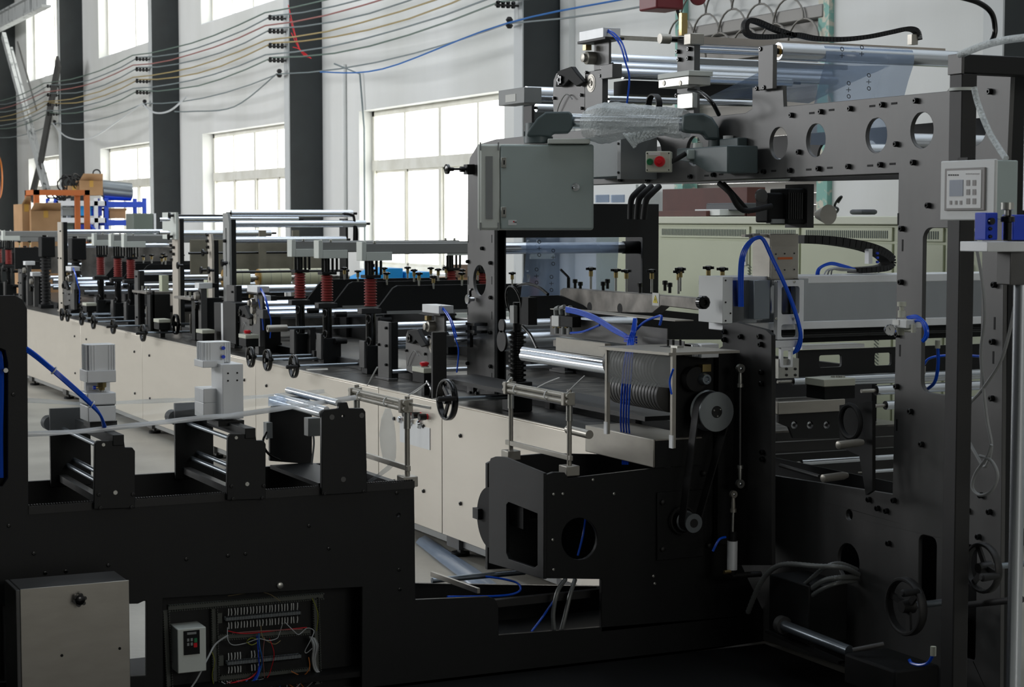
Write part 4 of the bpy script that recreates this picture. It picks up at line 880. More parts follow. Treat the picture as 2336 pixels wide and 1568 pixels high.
M().gx(1137, 207, 1196, 242, 4.2, .10).put(T, 'sensor_rail', 'grey_plastic', bev=.003); M().gx(1153, 217, 1176, 234, 4.198, .003).put(T, 'paper_label', 'label_white')
M().gx(1195, 243, 1213, 300, 4.25, .015).put(T, 'small_bracket', 'oxide_dark'); M().gx(1545, 215, 1580, 250, 4.25, .025).put(T, 'bright_block', 'zinc', bev=.003)
M().box(4.3, 5.2, pX(1430, 200, 4.3).y, pX(1400, 200, 4.3).y, pX(1430, 215, 4.3).z, pX(1430, 183, 4.3).z).put(T, 'dark_cover', 'oxide_dark')
q = pX(1485, 240, 4.25); M().ring(q, (1, 0, 0), .045, .052, .03, 28).put(T, 'hoop', 'black_paint')
q = pX(1552, 40, 4.3); M().box(q.x, q.x + .03, q.y - .012, q.y + .012, q.z - .08, q.z + .02).put(T, 'brass_post', 'brass')
T = thing('junction_box', 'pale lidded junction box on the gantry upright above the bubble wrap', 'junction box', pX(1535, 185, 4.2))
M().gx(1500, 170, 1572, 182, 4.14, .12).put(T, 'lid', 'cabinet_light', bev=.003); M().gx(1502, 182, 1571, 202, 4.145, .11).put(T, 'case', 'zinc', bev=.003)
for px in (1515, 1552): M().lathe(pX(px, 190, 4.145), (-1, 0, 0), [(0, .012), (.003, .011)], 14).put(T, 'knockout', 'steel_brushed')
M().tube([pX(1572, 205, 4.2), pX(1600, 212, 4.15), pX(1625, 235, 4.15), pX(1640, 262, 4.2)], .009, 10).put(T, 'black_cable', 'black_gloss')
# films on top
T = thing('printed_film', 'translucent blue printed film passing over the top rollers and hanging behind the gantry', 'film', (4.8, 6.5, 2.3))
a = pX(1875, 108, 4.35); q = pX(1775, 117, 4.35); yr = q.y; zr = q.z
def hangX(px): return pY(px, 200, yr).x
xa, xb = hangX(1872), hangX(2072)
rows = [[V((x, yr + dy, z)) for x in (xa, (xa + xb) / 2, xb)] for dy, z in ((-.0, zr + .038), (-.028, zr + .026), (-.038, zr), (-.036, zr - .03), (.0, zr - .1), (.05, zr - .22), (.07, zr - .38))]
M().sheet(rows).put(T, 'film', 'film_blue', solid=.001)
rows = [[V((x, y, z + .006 * math.sin(9 * x + 5 * y))) for x in (4.36, 4.55, 4.75, 4.92)] for y, z in ((yr, zr - .045), (yr + .3, zr - .10), (yr + .6, zr - .16))]
M().sheet(rows).put(T, 'film', 'film_blue', solid=.001)
def glyphs(T, px, py, YY, n=3, s=.012, dirz=1):
    for k in range(n):
        c = pY(px, py + k * 15, YY); M().ring(c, (0, -1, .2), s * .55, s * .8, .001, 10).put(T, 'print_mark', 'ink') if k % 2 == 0 else M().box(c.x - s, c.x + s, c.y, c.y + .001, c.z - s * .1, c.z + s * .1).box(c.x - s * .1, c.x + s * .1, c.y, c.y + .001, c.z - s * .8, c.z + s * .8).put(T, 'print_mark', 'ink')
glyphs(T, 1982, 172, yr - .05); glyphs(T, 1936, 190, yr - .05, 3); glyphs(T, 1921, 112, yr - .06, 2); glyphs(T, 1966, 108, yr - .06, 2); 
# cable chain on top
T = thing('cable_chain', 'black plastic cable chain looping along the top beam of the gantry', 'cable chain', pY(1800, 80, 6.75))
P = spline([pY(*p, 6.75) for p in ((1812, 82), (1770, 68), (1722, 48), (1703, 50), (1700, 68), (1715, 82), (1760, 84), (1815, 80), (1860, 88), (1920, 90), (1980, 84), (2030, 74), (2070, 66), (2090, 72), (2095, 92))], 8)
k = 0; acc = 0; last = P[0]
for p, q2 in zip(P, P[1:]):
    M().bar(p, p.lerp(q2, .86), .035, .020, (0, 0, 1) if abs((q2 - p).normalized().z) < .8 else (1, 0, 0)).put(T, 'link', 'black_rubber')
M().fy(2080, 78, 2094, 102, 6.74, .03).put(T, 'end_bracket', 'steel_brushed')
# motor hanging below the arm
T = thing('drive_motor', 'black motor with round pale cap bolted under the gantry arm', 'motor', pY(1800, 470, 6.9))
q = pX(1745, 470, 4.36); 
M().fy(1797, 430, 1842, 512, 6.75, .14).put(T, 'motor_body', 'black_matte', bev=.006); o = M().fy(1752, 440, 1797, 508, 6.78, .10).put(T, 'gear_head', 'black_matte', bev=.008)
M().lathe(pY(1735, 447, 6.76), (0, -1, 0), [(0, .03), (.01, .03), (.012, .02)], 20).put(T, 'pulley_cap', 'oxide')
M().fy(1842, 420, 1856, 520, 6.73, .17).put(T, 'mount_plate', 'oxide_dark'); M().fy(1762, 500, 1792, 510, 6.77, .05).put(T, 'terminal_cover', 'grey_plastic', bev=.002)
m = M()
for k in range(9): m.fy(1799 + k * 5, 440, 1801 + k * 5, 500, 6.745, .01)
m.put(T, 'cooling_ribs', 'black_gloss')
M().lathe(pY(1866, 490, 6.9), (0, -1, 0), [(0, .02), (.08, .045)], 20).put(T, 'guard_cup', 'steel_brushed')
M().tube([pY(1640, 418, 6.8), pY(1665, 440, 6.75), pY(1695, 480, 6.75), pY(1760, 470, 6.75)], .012, 10).put(T, 'motor_cable', 'black_rubber'); M().tube([pY(1650, 418, 6.85), pY(1680, 450, 6.8), pY(1710, 485, 6.8)], .009, 10).put(T, 'motor_cable', 'black_rubber')
T = thing('flexible_conduit', 'three bent black conduits under the gantry arm beside the hanging cabinet', 'conduit', pX(1470, 450, 4.6))
for k in range(3): M().tube([pX(1470 + k * 17, 425, 4.7), pX(1452 + k * 18, 440, 4.65), pX(1440 + k * 17, 458, 4.62), pX(1438 + k * 15, 500, 4.62)], .016, 10).put(T, 'conduit', 'black_rubber')

# ================================================================ RIGHT: POST, CONTROLLER, CABLES
T = thing('control_post', 'dark square tube post with a side arm at the top, carrying the small controller', 'post', (3.95, 4.95, 0))
q = pX(2166, 170, 3.95); zt = q.z
M().box(3.95, 4.012, q.y - .065, q.y, .0, zt - .0).put(T, 'upright', 'oxide_dark', bev=.004)
M().box(3.955, 5.2, q.y - .066, q.y + .003, zt, zt + .062).put(T, 'side_arm', 'black_paint', bev=.004)
M().box(3.945, 3.956, q.y - .068, q.y + .004, zt - .002, zt + .064).put(T, 'end_cap', 'oxide', bev=.002)
M().box(3.9, 4.06, q.y - .12, q.y + .05, 0, .012).put(T, 'base_plate', 'oxide_dark')
M().ring((3.981, q.y - .032, zt - .055), (0, 0, 1), .043, .046, .01, 20).put(T, 'tape', 'cabinet_light')
T2 = thing('cable_cover', 'translucent pale plastic sleeve curving down from the side arm to the controller', 'sleeve', pX(2295, 350, 3.9))
M().tube([pX(2222, 200, 3.93), pX(2232, 240, 3.93), pX(2256, 300, 3.92), pX(2280, 340, 3.91), pX(2295, 362, 3.90)], .010, 10).put(T2, 'sleeve', 'bubble')
M().tube([pX(2190, 125, 3.95), pX(2240, 105, 3.93), pX(2290, 92, 3.9), pX(2345, 85, 3.85)], .012, 10).put(T2, 'sleeve', 'bubble')
M().tube([pY(2175, -10, 5.3), pY(2230, 5, 5.3), pY(2262, 30, 5.3), pY(2270, 70, 5.3), pY(2262, 95, 5.3)], .010, 10).put(T, 'black_cable', 'black_gloss')
XC = 3.84
T = thing('controller', 'small white tension controller with keypad and grey screen on the dark post', 'controller', pX(2207, 500, XC))
M().gx(2146, 368, 2268, 503, XC, .012).put(T, 'front_frame', 'white_plastic', bev=.004); M().gx(2150, 370, 2266, 501, XC + .012, .095).put(T, 'case', 'cabinet_grey', bev=.004)
M().gx(2155, 385, 2245, 481, XC - .006, .006).put(T, 'bezel', 'bezel', bev=.002); M().gx(2160, 390, 2237, 476, XC - .008, .003).put(T, 'keypad', 'keypad', bev=.001)
M().gx(2166, 411, 2196, 448, XC - .0095, .002).put(T, 'screen', 'lcd')
for r_ in range(3):
    for c_ in range(2): M().gx(2204 + c_ * 14, 411 + r_ * 21, 2212 + c_ * 14, 424 + r_ * 21, XC - .0092, .0015).put(T, 'key', 'bezel', bev=.0005)
for x_ in (2166, 2178, 2189): M().gx(x_, 458, x_ + 5, 467, XC - .0092, .0015).put(T, 'key', 'bezel')
for i in range(5): M().gx(2163 + i * 5, 398, 2166 + i * 5, 401, XC - .0092, .0012).put(T, 'brand_text', 'ink')
for i in range(8): M().gx(2203 + i * 4, 396, 2205 + i * 4, 398, XC - .0092, .0012).put(T, 'brand_text', 'bezel')
M().gx(2185, 360, 2207, 369, XC + .03, .03).put(T, 'cable_gland', 'black_gloss')
# chrome column at the right edge with silver plate and blue blocks
q = pY(2324, 900, 4.2)
T = thing('chrome_column', 'bright chrome column with a clamp plate at the right edge of the frame', 'column', (q.x, q.y, 0))
M().cyl((q.x, q.y, 0.0), (q.x, q.y, pY(2324, 650, 4.2).z), .021, 28).put(T, 'column', 'roller')
M().cyl((q.x + .02, q.y, pY(2324, 480, 4.2).z), (q.x + .02, q.y, pY(2324, 90, 4.2).z), .014, 28).put(T, 'upper_rod', 'roller')
M().fy(2306, 570, 2345, 650, 4.17, .06).put(T, 'collar', 'oxide', bev=.003)
M().fy(2253, 552, 2350, 574, 4.14, .12).put(T, 'clamp_plate', 'alu', bev=.002)
M().fy(2250, 485, 2276, 548, 4.16, .05).put(T, 'blue_block', 'blue_plastic', bev=.003); M().fy(2312, 490, 2345, 548, 4.16, .05).put(T, 'blue_block', 'blue_plastic', bev=.003)
M().lathe(pY(2298, 480, 4.15), (0, 0, 1), [(-.02, .009), (0, .009), (.002, .019), (.022, .019)], 18).put(T, 'knurled_knob', 'zinc'); M().lathe(pY(2298, 548, 4.15), (0, 0, 1), [(0, .012), (.05, .012), (.052, .02), (.066, .02), (.07, .01), (.09, .01)], 16).put(T, 'spindle', 'black_gloss')
for a, b in ((2258, 522), (2258, 540)): M().lathe(pY(a, b, 4.16), (0, -1, 0), [(0, .006), (.006, .005)], 10).put(T, 'port', 'black_gloss')
M().lathe(pY(2259, 505, 4.16), (0, -1, 0), [(0, .01), (.01, .01)], 12).put(T, 'black_cap', 'black_gloss')
T = thing('grey_cable', 'thin grey cable looping down in front of the right gantry post', 'cable', pX(2245, 1125, 4.05))
M().tube([pX(*p, 4.08) for p in ((2252, 500), (2240, 515), (2226, 545), (2232, 590), (2240, 640), (2246, 720), (2238, 800), (2243, 880), (2252, 960), (2262, 1020), (2248, 1065), (2228, 1040), (2205, 990), (2208, 930), (2240, 890), (2280, 830), (2300, 770), (2316, 690), (2322, 640))], .0055, 8, 5).put(T, 'cable', 'cable_grey')
M().tube([pX(*p, 4.06) for p in ((2235, 1040), (2262, 1052), (2276, 1085), (2262, 1120), (2235, 1130), (2218, 1112), (2226, 1080), (2250, 1045), (2262, 1015))], .0055, 8, 5).put(T, 'cable', 'cable_grey')
# regulator with gauge
T = thing('pressure_regulator', 'white air regulator with round pressure gauge on the right gantry post', 'regulator', pX(2058, 745, 4.24))
M().lathe(pX(2057, 712, 4.23), (0, 0, 1), [(-.02, .014), (.005, .014), (.006, .009), (.02, .009), (.021, .017), (.037, .017)], 16).put(T, 'regulator_knob', 'box_cream')
M().gx(2044, 728, 2068, 748, 4.2, .07).put(T, 'body', 'white_plastic', bev=.003); M().lathe(pX(2055, 765, 4.23), (0, 0, 1), [(0, .012), (.03, .016)], 12).put(T, 'bowl', 'box_cream')
M().gx(2036, 729, 2050, 741, 4.197, .003).put(T, 'label_patch', 'label_white')
q = pX(2031, 753, 4.18); n = -(fh)
o = M().lathe(q, n, [(-.03, .018), (0, .021), (.004, .021), (.005, .018), (.001, .018)], 24).put(T, 'gauge_case', 'chrome'); M().lathe(q + n * .001, n, [(0, .018), (.0008, .018)], 24).put(o, 'gauge_dial', 'white_plastic')
M().bar(q + n * .003, q + n * .003 + V((-.006, 0, .009)), .0015, .001).put(o, 'needle', 'ink')
M().lathe(pX(2084, 753, 4.22), (0, 0, 1), [(-.01, .009), (.02, .009)], 10).put(T, 'elbow_fitting', 'box_cream'); M().cyl(pX(2066, 753, 4.23), pX(2086, 754, 4.22), .008, 10).put(T, 'elbow_fitting', 'box_cream')
T = thing('air_hoses', 'blue hoses curving from the white regulator into the slot of the right post', 'hose', pX(2100, 800, 4.26))
for pp in (((2070, 724), (2092, 722), (2112, 740), (2116, 765), (2106, 780)), ((2082, 742), (2090, 732), (2105, 735), (2112, 755), (2108, 775)), ((2072, 726), (2095, 726), (2108, 745), (2112, 765), (2104, 778))):
    M().tube([pX(*p, 4.24) for p in pp], .0055, 8).put(T, 'hose', 'blue_hose')
T = thing('air_hoses', 'blue hose hanging inside the long slot of the right gantry post', 'hose', pX(2105, 890, 4.4))
M().tube([pX(*p, 4.36) for p in ((2139, 790), (2140, 830), (2134, 868), (2120, 885), (2106, 891))], .0065, 8).put(T, 'hose', 'blue_hose')
M().lathe(pX(2139, 795, 4.36), (0, 0, 1), [(0, .01), (.03, .01)], 10).put(T, 'white_fitting', 'box_cream')
M().tube([pX(*p, 4.5) for p in ((2240, 814), (2200, 811), (2150, 812), (2120, 818), (2108, 832))], .005, 8).put(T, 'hose', 'blue_hose')
M().lathe(pX(2108, 836, 4.5), (0, 0, -1), [(0, .007), (.03, .006)], 10).put(T, 'brass_tip', 'zinc')
# handwheels low right
handwheel(pX(2066, 1384, 4.1), .105, 'dark handwheel low on the right gantry post', .18, True, None, .3, 'oxide_dark')
handwheel(pX(2242, 1296, 4.05), .085, 'dark handwheel at the right edge with a horizontal crank shaft', .22, True, None, 1.2, 'oxide_dark')
T = thing('crank_shaft', 'dark horizontal shaft crossing the right gantry post near its foot', 'shaft', pX(2240, 1375, 4.1))
M().cyl(pX(2192, 1382, 4.2), pX(2330, 1368, 3.9), .011, 12).put(T, 'shaft', 'oxide_dark')
# dancer arm low right
T = thing('dancer_roller', 'dull steel roller arm lying low in front of the right gantry post', 'roller', pX(1860, 1460, 4.0))
a = pX(1790, 1428, 4.05); b = pX(1938, 1486, 4.05); M().cyl(a, b, .021, 20).put(T, 'roller', 'roller_dull'); M().cyl(a - (b - a).normalized() * .03, a, .035, 18).put(T, 'end_collar', 'oxide')
M().bar(pX(1752, 1440, 4.08), pX(1920, 1512, 4.08), .03, .012).put(T, 'support_bar', 'oxide_dark'); M().cyl(pX(1945, 1484, 4.0), pX(2016, 1470, 4.1), .009, 10).put(T, 'pin', 'oxide')
M().gx(1925, 1490, 2040, 1560, 4.0, .2).put(T, 'gear_housing', 'black_matte', bev=.01)
M().tube([pX(*p, 4.0) for p in ((2128, 1495), (2118, 1512), (2100, 1518), (2080, 1514), (2074, 1505))], .0055, 8).put(T, 'blue_hose', 'blue_hose'); M().lathe(pX(2129, 1490, 4.0), (0, 0, 1), [(-.01, .010), (.022, .010)], 8).put(T, 'hose_fitting', 'box_cream')
# conduits from the hole
T = thing('flexible_conduit', 'bundle of grey corrugated conduits arching out of a hole in the gantry foot', 'conduit', pX(1930, 1310, 4.15))
def corr(pp, X, r=.012):
    P = spline([pX(a, b, X + dx) for a, b, dx in pp], 9); rr = [r if i % 2 else r * .86 for i in range(len(P))]; m = M(); m.tube(P, rr, 10, 1); m.put(T, 'conduit', 'conduit')
def corr(pp, X, r=.011):
    P = spline([pX(a, b, X + dx) for a, b, dx in pp], 5); Q = spline(P, 3); vs = M(); vs.tube(Q, [r * (1 if i % 2 else .84) for i in range(len(Q))], 10, 1); vs.put(T, 'conduit', 'conduit')
corr([(1958, 1312, .14), (1925, 1296, .0), (1860, 1292, -.1), (1790, 1288, -.12), (1755, 1305, -.12), (1730, 1340, -.12), (1706, 1398, -.1)], 4.15)
corr([(1956, 1318, .14), (1920, 1318, .0), (1880, 1325, -.05), (1845, 1350, -.05), (1806, 1392, -.02)], 4.15); corr([(1952, 1326, .14), (1915, 1330, .0), (1880, 1342, -.05), (1845, 1365, -.05), (1808, 1400, -.02)], 4.15, .009)
corr([(1955, 1300, .14), (1915, 1286, .02), (1880, 1296, -.05), (1840, 1330, -.05), (1804, 1358, -.02)], 4.15, .009)
# black plate (motor cover) in front of them
T = thing('lower_cover', 'black box cover low between the drive section and the gantry post', 'cover', pX(1780, 1400, 4.1))
M().gx(1755, 1310, 1845, 1440, 4.08, .18).put(T, 'cover', 'black_paint', bev=.004)
# ================================================================ SECTION SEEN THROUGH THE GANTRY (linear unit etc.)
YL = 6.85
T = thing('linear_unit', 'long silver linear unit with mirror-like cover crossing behind the gantry posts', 'linear unit', pY(1900, 760, YL))
x0 = pY(1672, 700, YL).x; z1 = pY(1672, 632, YL).z; z0 = pY(1672, 762, YL).z; x9 = x0 + 1.9; h = z1 - z0
M().box(x0, x9, YL, YL + .2, z1 - .035, z1).put(T, 'upper_profile', 'alu', bev=.003); M().box(x0, x9, YL, YL + .2, z0 + .01, z0 + .045).put(T, 'lower_profile', 'alu', bev=.003)
M().box(x0 + .0, x9, YL + .012, YL + .18, z0 + .045, z1 - .035).put(T, 'cover_strip', 'mirror_steel')
M().fy(1649, 632, 1671, 738, YL - .02, .2).put(T, 'end_plate', 'white_plastic', bev=.002)
bolts(T, [pY(a, b, YL - .02) for a, b in ((1655, 640), (1655, 690), (1666, 715), (1655, 732))], 'y', .004, .003)
M().fy(1671, 640, 1760, 730, YL - .012, .01).put(T, 'mirror_cover', 'mirror_steel'); M().fy(1720, 640, 1756, 728, YL - .05, .05).put(T, 'carriage_side', 'roller_dull', bev=.002)
c = oY(YL, (1760, 638), (1818, 638), (1818, 770), (1806, 770), (1806, 840), (1760, 840)); 
M().plY(rrect(pY(1760, 0, YL).x, pY(1820, 0, YL).x, pY(1790, 772, YL).z, pY(1790, 638, YL).z, .004), YL - .07, YL - .04, [rrect(pY(1769, 0, YL).x, pY(1810, 0, YL).x, pY(1790, 716, YL).z, pY(1790, 652, YL).z, .012), rrect(pY(1769, 0, YL).x, pY(1810, 0, YL).x, pY(1790, 768, YL).z, pY(1790, 738, YL).z, .012)]).put(T, 'carriage_frame', 'alu', bev=.002)
M().fy(1822, 636, 1843, 730, YL - .06, .06).put(T, 'carriage_plate', 'mirror_steel')
bolts(T, [pY(a, b, YL - .07) for a, b in ((1772, 643), (1812, 643), (1770, 727), (1810, 727))], 'y', .006, .004, 'zinc')
M().fy(1757, 534, 1821, 638, YL - .02, .14).put(T, 'motor_box', 'steel_brushed', bev=.003); M().fy(1759, 562, 1819, 634, YL - .024, .004).put(T, 'motor_panel', 'steel_brushed')
M().fy(1775, 587, 1808, 592, YL - .027, .003).put(T, 'warning_strip', 'label_orange'); M().fy(1733, 562, 1740, 606, YL + .9, .01)
bolts(T, [pY(a, b, YL - .025) for a, b in ((1770, 580), (1790, 579), (1812, 578), (1770, 616), (1790, 616), (1812, 615))], 'y', .0035, .002)
M().fy(1700, 535, 1757, 541, YL, .03).put(T, 'hose_clamp_bar', 'steel_brushed'); M().fy(1720, 533, 1734, 546, YL - .02, .04).put(T, 'hose_clamp', 'alu_dull')
q0 = pY(1672, 630, YL).z; M().box(x0 + .1, x9, YL + .21, YL + .24, z0 - .02, z0 - .005).put(T, 'rail', 'oxide_dark')
for k in range(3):
    d = k * 4
    M().tube([pY(1686 + d, 700, YL - .03), pY(1686 + d, 630, YL - .04), pY(1690 + d, 585, YL - .05), pY(1704 + d, 556, YL - .05), pY(1726, 541 + k * 2, YL - .05), pY(1744 - d * .5, 548, YL - .06), pY(1764 - d * .5, 590, YL - .08), pY(1788 - d * .5, 640, YL - .10), pY(1812 - d * .5, 700, YL - .1), pY(1828 - d * .5, 760, YL - .1), pY(1824 - d, 795, YL - .08), pY(1806, 808, YL - .06)], .0055, 8).put(T, 'blue_hose', 'blue_hose')
# lower gripper bits
M().fy(1762, 778, 1826, 792, YL - .07, .04).put(T, 'gripper_plate', 'alu', bev=.001)
M().plY(rrect(pY(1790, 0, YL - .07).x, pY(1817, 0, YL - .07).x, pY(1800, 838, YL - .07).z, pY(1800, 792, YL - .07).z, .003), YL - .07, YL - .05, [rrect(pY(1795, 0, YL - .07).x, pY(1812, 0, YL - .07).x, pY(1800, 834, YL - .07).z, pY(1800, 800, YL - .07).z, .006)]).put(T, 'gripper', 'alu')
M().fy(1776, 820, 1822, 862, YL - .055, .03).put(T, 'gripper_base', 'zinc'); bolts(T, [pY(a, b, YL - .055) for a, b in ((1794, 842), (1814, 842), (1794, 856), (1814, 856))], 'y', .006, .005, 'oxide_dark')
# cable chain of the linear unit
T = thing('cable_chain', 'big black cable chain folding back at the right end above the linear unit', 'cable chain', pY(1900, 560, YL + .15))
P = spline([pY(*p, YL + .12) for p in ((1822, 546), (1880, 548), (1940, 555), (1985, 566), (2020, 588), (2030, 600), (2022, 612), (1990, 616), (1950, 618))], 5)
P = spline([pY(*p, YL + .12) for p in ((1822, 546), (1880, 548), (1940, 556), (1982, 566), (2012, 580), (2026, 597), (2016, 610), (1985, 615), (1945, 617))], 4)
for p, q in zip(P, P[1:]): M().bar(p, p.lerp(q, .9), .09, .038 if p.z > pY(2000, 590, YL + .12).z else .026, (0, 0, 1)).put(T, 'link', 'black_rubber')
M().fy(1982, 568, 1990, 602, YL + .05, .03).put(T, 'bracket', 'alu')
for k in range(3): M().lathe(pY(2000, 578 + k * 10, YL + .05), (0, -1, 0), [(0, .006), (.01, .006)], 10).put(T, 'blue_tube_end', 'blue_plastic')
for k in range(2): M().tube([pY(1862 + k * 5, 628, YL + .1), pY(1868 + k * 4, 612, YL + .08), pY(1895, 600 + k * 3, YL + .08), pY(1925, 606 + k * 3, YL + .08), pY(1950, 614, YL + .1)], .005, 8).put(T, 'blue_hose', 'blue_hose')
for k in range(3): M().tube([pY(1880 + k * 8, 626, YL + .1), pY(1890 + k * 5, 615, YL + .08), pY(1920, 611 + k * 3, YL + .08), pY(1960, 618, YL + .1)], .004, 8).put(T, 'grey_wire', 'cable_grey' if k else 'wire_white')
# black plates and rollers below
T = thing('guide_section', 'black guide section with bright rollers and pierced plate under the linear unit', 'machine', pY(1850, 1000, 6.9))
M().plX(oX(4.12, (1648, 742), (1680, 735), (1746, 752), (1760, 765), (1760, 1290), (1640, 1290), (1640, 795), (1648, 790)), 4.12, 4.14).put(T, 'side_plate', 'oxide_dark', bev=.002)
bolts(T, [pX(a, b, 4.12) for a, b in ((1655, 757), (1692, 768), (1735, 768), (1655, 775), (1738, 786), (1740, 850), (1740, 876), (1742, 1032), (1742, 1048))], 'x', .011, .016)
def rl(px, py, Y, L, r, mt='roller', n='roller'):
    q = pY(px, py, Y); o = M().cyl(q, q + V((L, 0, 0)), r, 28).put(T, n, mt)
    M().ring(q - V((.002, 0, 0)), (1, 0, 0), r * .4, r * .98, .004, 24).put(o, 'roller_end', 'black_matte'); M().cyl(q - V((.08, 0, 0)), q, r * .4, 12).put(o, 'shaft', 'steel'); return o
rl(1808, 870, 6.9, 1.4, .018); rl(1998, 891, 6.78, 1.2, .022); rl(2020, 925, 6.76, 1.2, .02); rl(1930, 868, 7.05, 1.3, .024, 'roller'); rl(1828, 1056, 6.8, 1.3, .014)
rl(1990, 1076, 6.8, .9, .008)
M().fy(1760, 752, 2240, 768, 7.0, .02).put(T, 'cross_beam', 'black_matte'); M().fy(1755, 775, 2240, 790, 6.95, .02) if 0 else None
M().cyl(pY(1750, 768, 6.9), pY(2240, 752, 6.9), .011, 14).put(T, 'guide_shaft', 'black_gloss')
M().plY(oY(7.05, (1820, 800), (2240, 785), (2240, 850), (1820, 862)), 7.05, 7.065, [rrect(*[f for f in (pY(1878, 0, 7.05).x, pY(1930, 0, 7.05).x, pY(1900, 838, 7.05).z, pY(1900, 810, 7.05).z)], .01), rrect(pY(2006, 0, 7.05).x, pY(2045, 0, 7.05).x, pY(2020, 834, 7.05).z, pY(2020, 805, 7.05).z, .01)]).put(T, 'slotted_beam', 'black_paint')
M().fy(1830, 790, 1972, 793, 6.98, .1).put(T, 'thin_rail', 'alu')
M().box(pY(1830, 790, 7.1).x, pY(1972, 790, 7.1).x, 7.1, 7.14, pY(1930, 800, 7.1).z, pY(1930, 772, 7.1).z).put(T, 'small_valve_row', 'black_matte') if 0 else None
M().fy(1775, 918, 1928, 938, 6.62, .06).put(T, 'silver_bar', 'steel_brushed', bev=.003); M().fy(1775, 910, 1926, 918, 6.66, .03).put(T, 'upper_bar', 'oxide')
M().plY(oY(6.66, (1776, 938), (1930, 938), (1935, 1000), (1810, 1000), (1800, 975), (1776, 965)), 6.66, 6.675, [circ(*oY(6.66, (x, 970))[0], .017, n=16) for x in (1812, 1848, 1886)]).put(T, 'pierced_plate', 'black_paint')
for x in (1812, 1848, 1886): q = pY(x, 970, 6.7); M().cyl(q, q + V((.03, .06, 0)), .008, 12).put(T, 'pin', 'alu_dull')
M().bar(pY(1760, 1020, 6.7), pY(2040, 1005, 6.7), .03, .04).put(T, 'lower_beam', 'oxide_dark'); M().bar(pY(1760, 1045, 6.72), pY(2040, 1028, 6.72), .03, .03).put(T, 'lower_beam', 'black_paint')
M().plX(oX(4.2, (1915, 925), (1990, 915), (1990, 1120), (1975, 1130), (1960, 1040), (1915, 1020)), 4.2, 4.215).put(T, 'hanger_plate', 'black_paint')
T = thing('hand_grip_lever', 'black curved clamp with two steel round handles under the cream lidded box', 'clamp', pX(1940, 1000, 4.1))
M().torus(pX(1940, 962, 4.15), (1, 0, 0), .062, .010, 28, 8).put(T, 'ring', 'black_matte')
for a, b in ((1912, 1016), (1877, 1092)): q = pX(a, b, 4.02); M().lathe(q, (1, .1, .03), [(-.003, .010), (0, .015), (.1, .015), (.12, .010)], 18).put(T, 'round_handle', 'steel_brushed')
M().cyl(pX(1780, 1062, 4.12), pX(1870, 1088, 4.05), .008, 10).put(T, 'lever', 'oxide_dark')
T = thing('junction_box', 'cream and black junction box with two round caps, seen under the gantry arm', 'junction box', pX(1915, 915, 4.1))
q = cp(1915, 880, 7.45); rotbox(T, 'lid', 'box_cream', cp(1916, 873, 7.4), (cu + V((.35, .45, 0))), .155, .13, .03, .003) ; rotbox(T, 'case', 'black_matte', cp(1916, 895, 7.41), (cu + V((.35, .45, 0))), .15, .125, .055, .002)
for x in (1903, 1920): M().lathe(cp(x, 866, 7.46), (0, 0, 1), [(0, .014), (.016, .014)], 16).put(T, 'cap', 'zinc')
# ================================================================ STAR KNOB PLATE UNDER THE ARM
def starknob(T, p, h=.06, r=.026, base=None):
    o = M().cyl(V(p) - V((0, 0, h)), p, .0065, 10).put(T, 'knob_stem', 'zinc'); M().cyl(V(p) - V((0, 0, .032)), V(p) - V((0, 0, .004)), .011, 10).put(o, 'collar', 'brass'); m = M().lathe(p, (0, 0, 1), [(-.006, .008), (0, .012), (.004, r * .7), (.014, r * .7), (.018, .01)], 14)
    for k in range(6): a = k * math.pi / 3; m.lathe(V(p) + V((r * .78 * math.cos(a), r * .78 * math.sin(a), .002)), (0, 0, 1), [(0, r * .3), (.012, r * .3)], 8)
    m.put(o, 'star_knob', 'black_gloss'); return o
XK = 4.62
T = thing('knob_beam', 'scratched grey steel beam with black star knobs on brass stems and a warning sign', 'beam', pX(1450, 690, XK))
M().plX(oX(XK, (1277, 675), (1277, 662), (1285, 657), (1560, 678), (1660, 688), (1660, 716), (1508, 698), (1488, 715), (1350, 712), (1330, 697), (1282, 676)), XK, XK + .06, [circ(*oX(XK, (1345, 708 - 4))[0], .001, n=6)] if 0 else []).put(T, 'beam_plate', 'oxide_worn', bev=.004)
for px, py in ((1345, 705), (1414, 708)): q = pX(px, py - 4, XK); M().lathe(q, (-1, 0, 0), [(-.001, .026), (.001, .026)], 24).put(T, 'dark_hole', 'black_matte')
for px, py in ((1348, 617), (1405, 620), (1429, 622), (1487, 622), (1548, 624), (1552, 618), (1616, 615), (1648, 618)):
    starknob(T, pX(px, py, XK + .03), .10, .028)
for px, py in ((1312, 636), (1324, 642), (1376, 642), (1386, 636), (1460, 645), (1517, 640), (1528, 645), (1600, 640)):
    q = pX(px, py + 10, XK + .03); M().lathe(q, (0, 0, 1), [(-.03, .008), (0, .008), (.0, .013), (.02, .013), (.022, .006)], 6).put(T, 'hex_bolt', 'black_gloss')
q = pX(1297, 650, XK + .03); o = M().cyl(q - V((0, 0, .03)), q + V((0, 0, .04)), .009, 10).put(T, 'clamp_lever', 'black_gloss'); M().bar(q + V((0, 0, .04)), q + V((-.05, 0, .085)), .012, .01).put(o, 'lever_arm', 'black_gloss')
a = pX(1488, 668, XK - .002); M().gx(1488, 668, 1503, 697, XK - .002, .003).put(T, 'warning_label', 'label_white')
q = pX(1495, 684, XK - .003); M().plX([(q.y + .022, q.z - .016), (q.y - .022, q.z - .016), (q.y, q.z + .022)], XK - .0045, XK - .003).put(T, 'warning_triangle', 'sign_yellow')
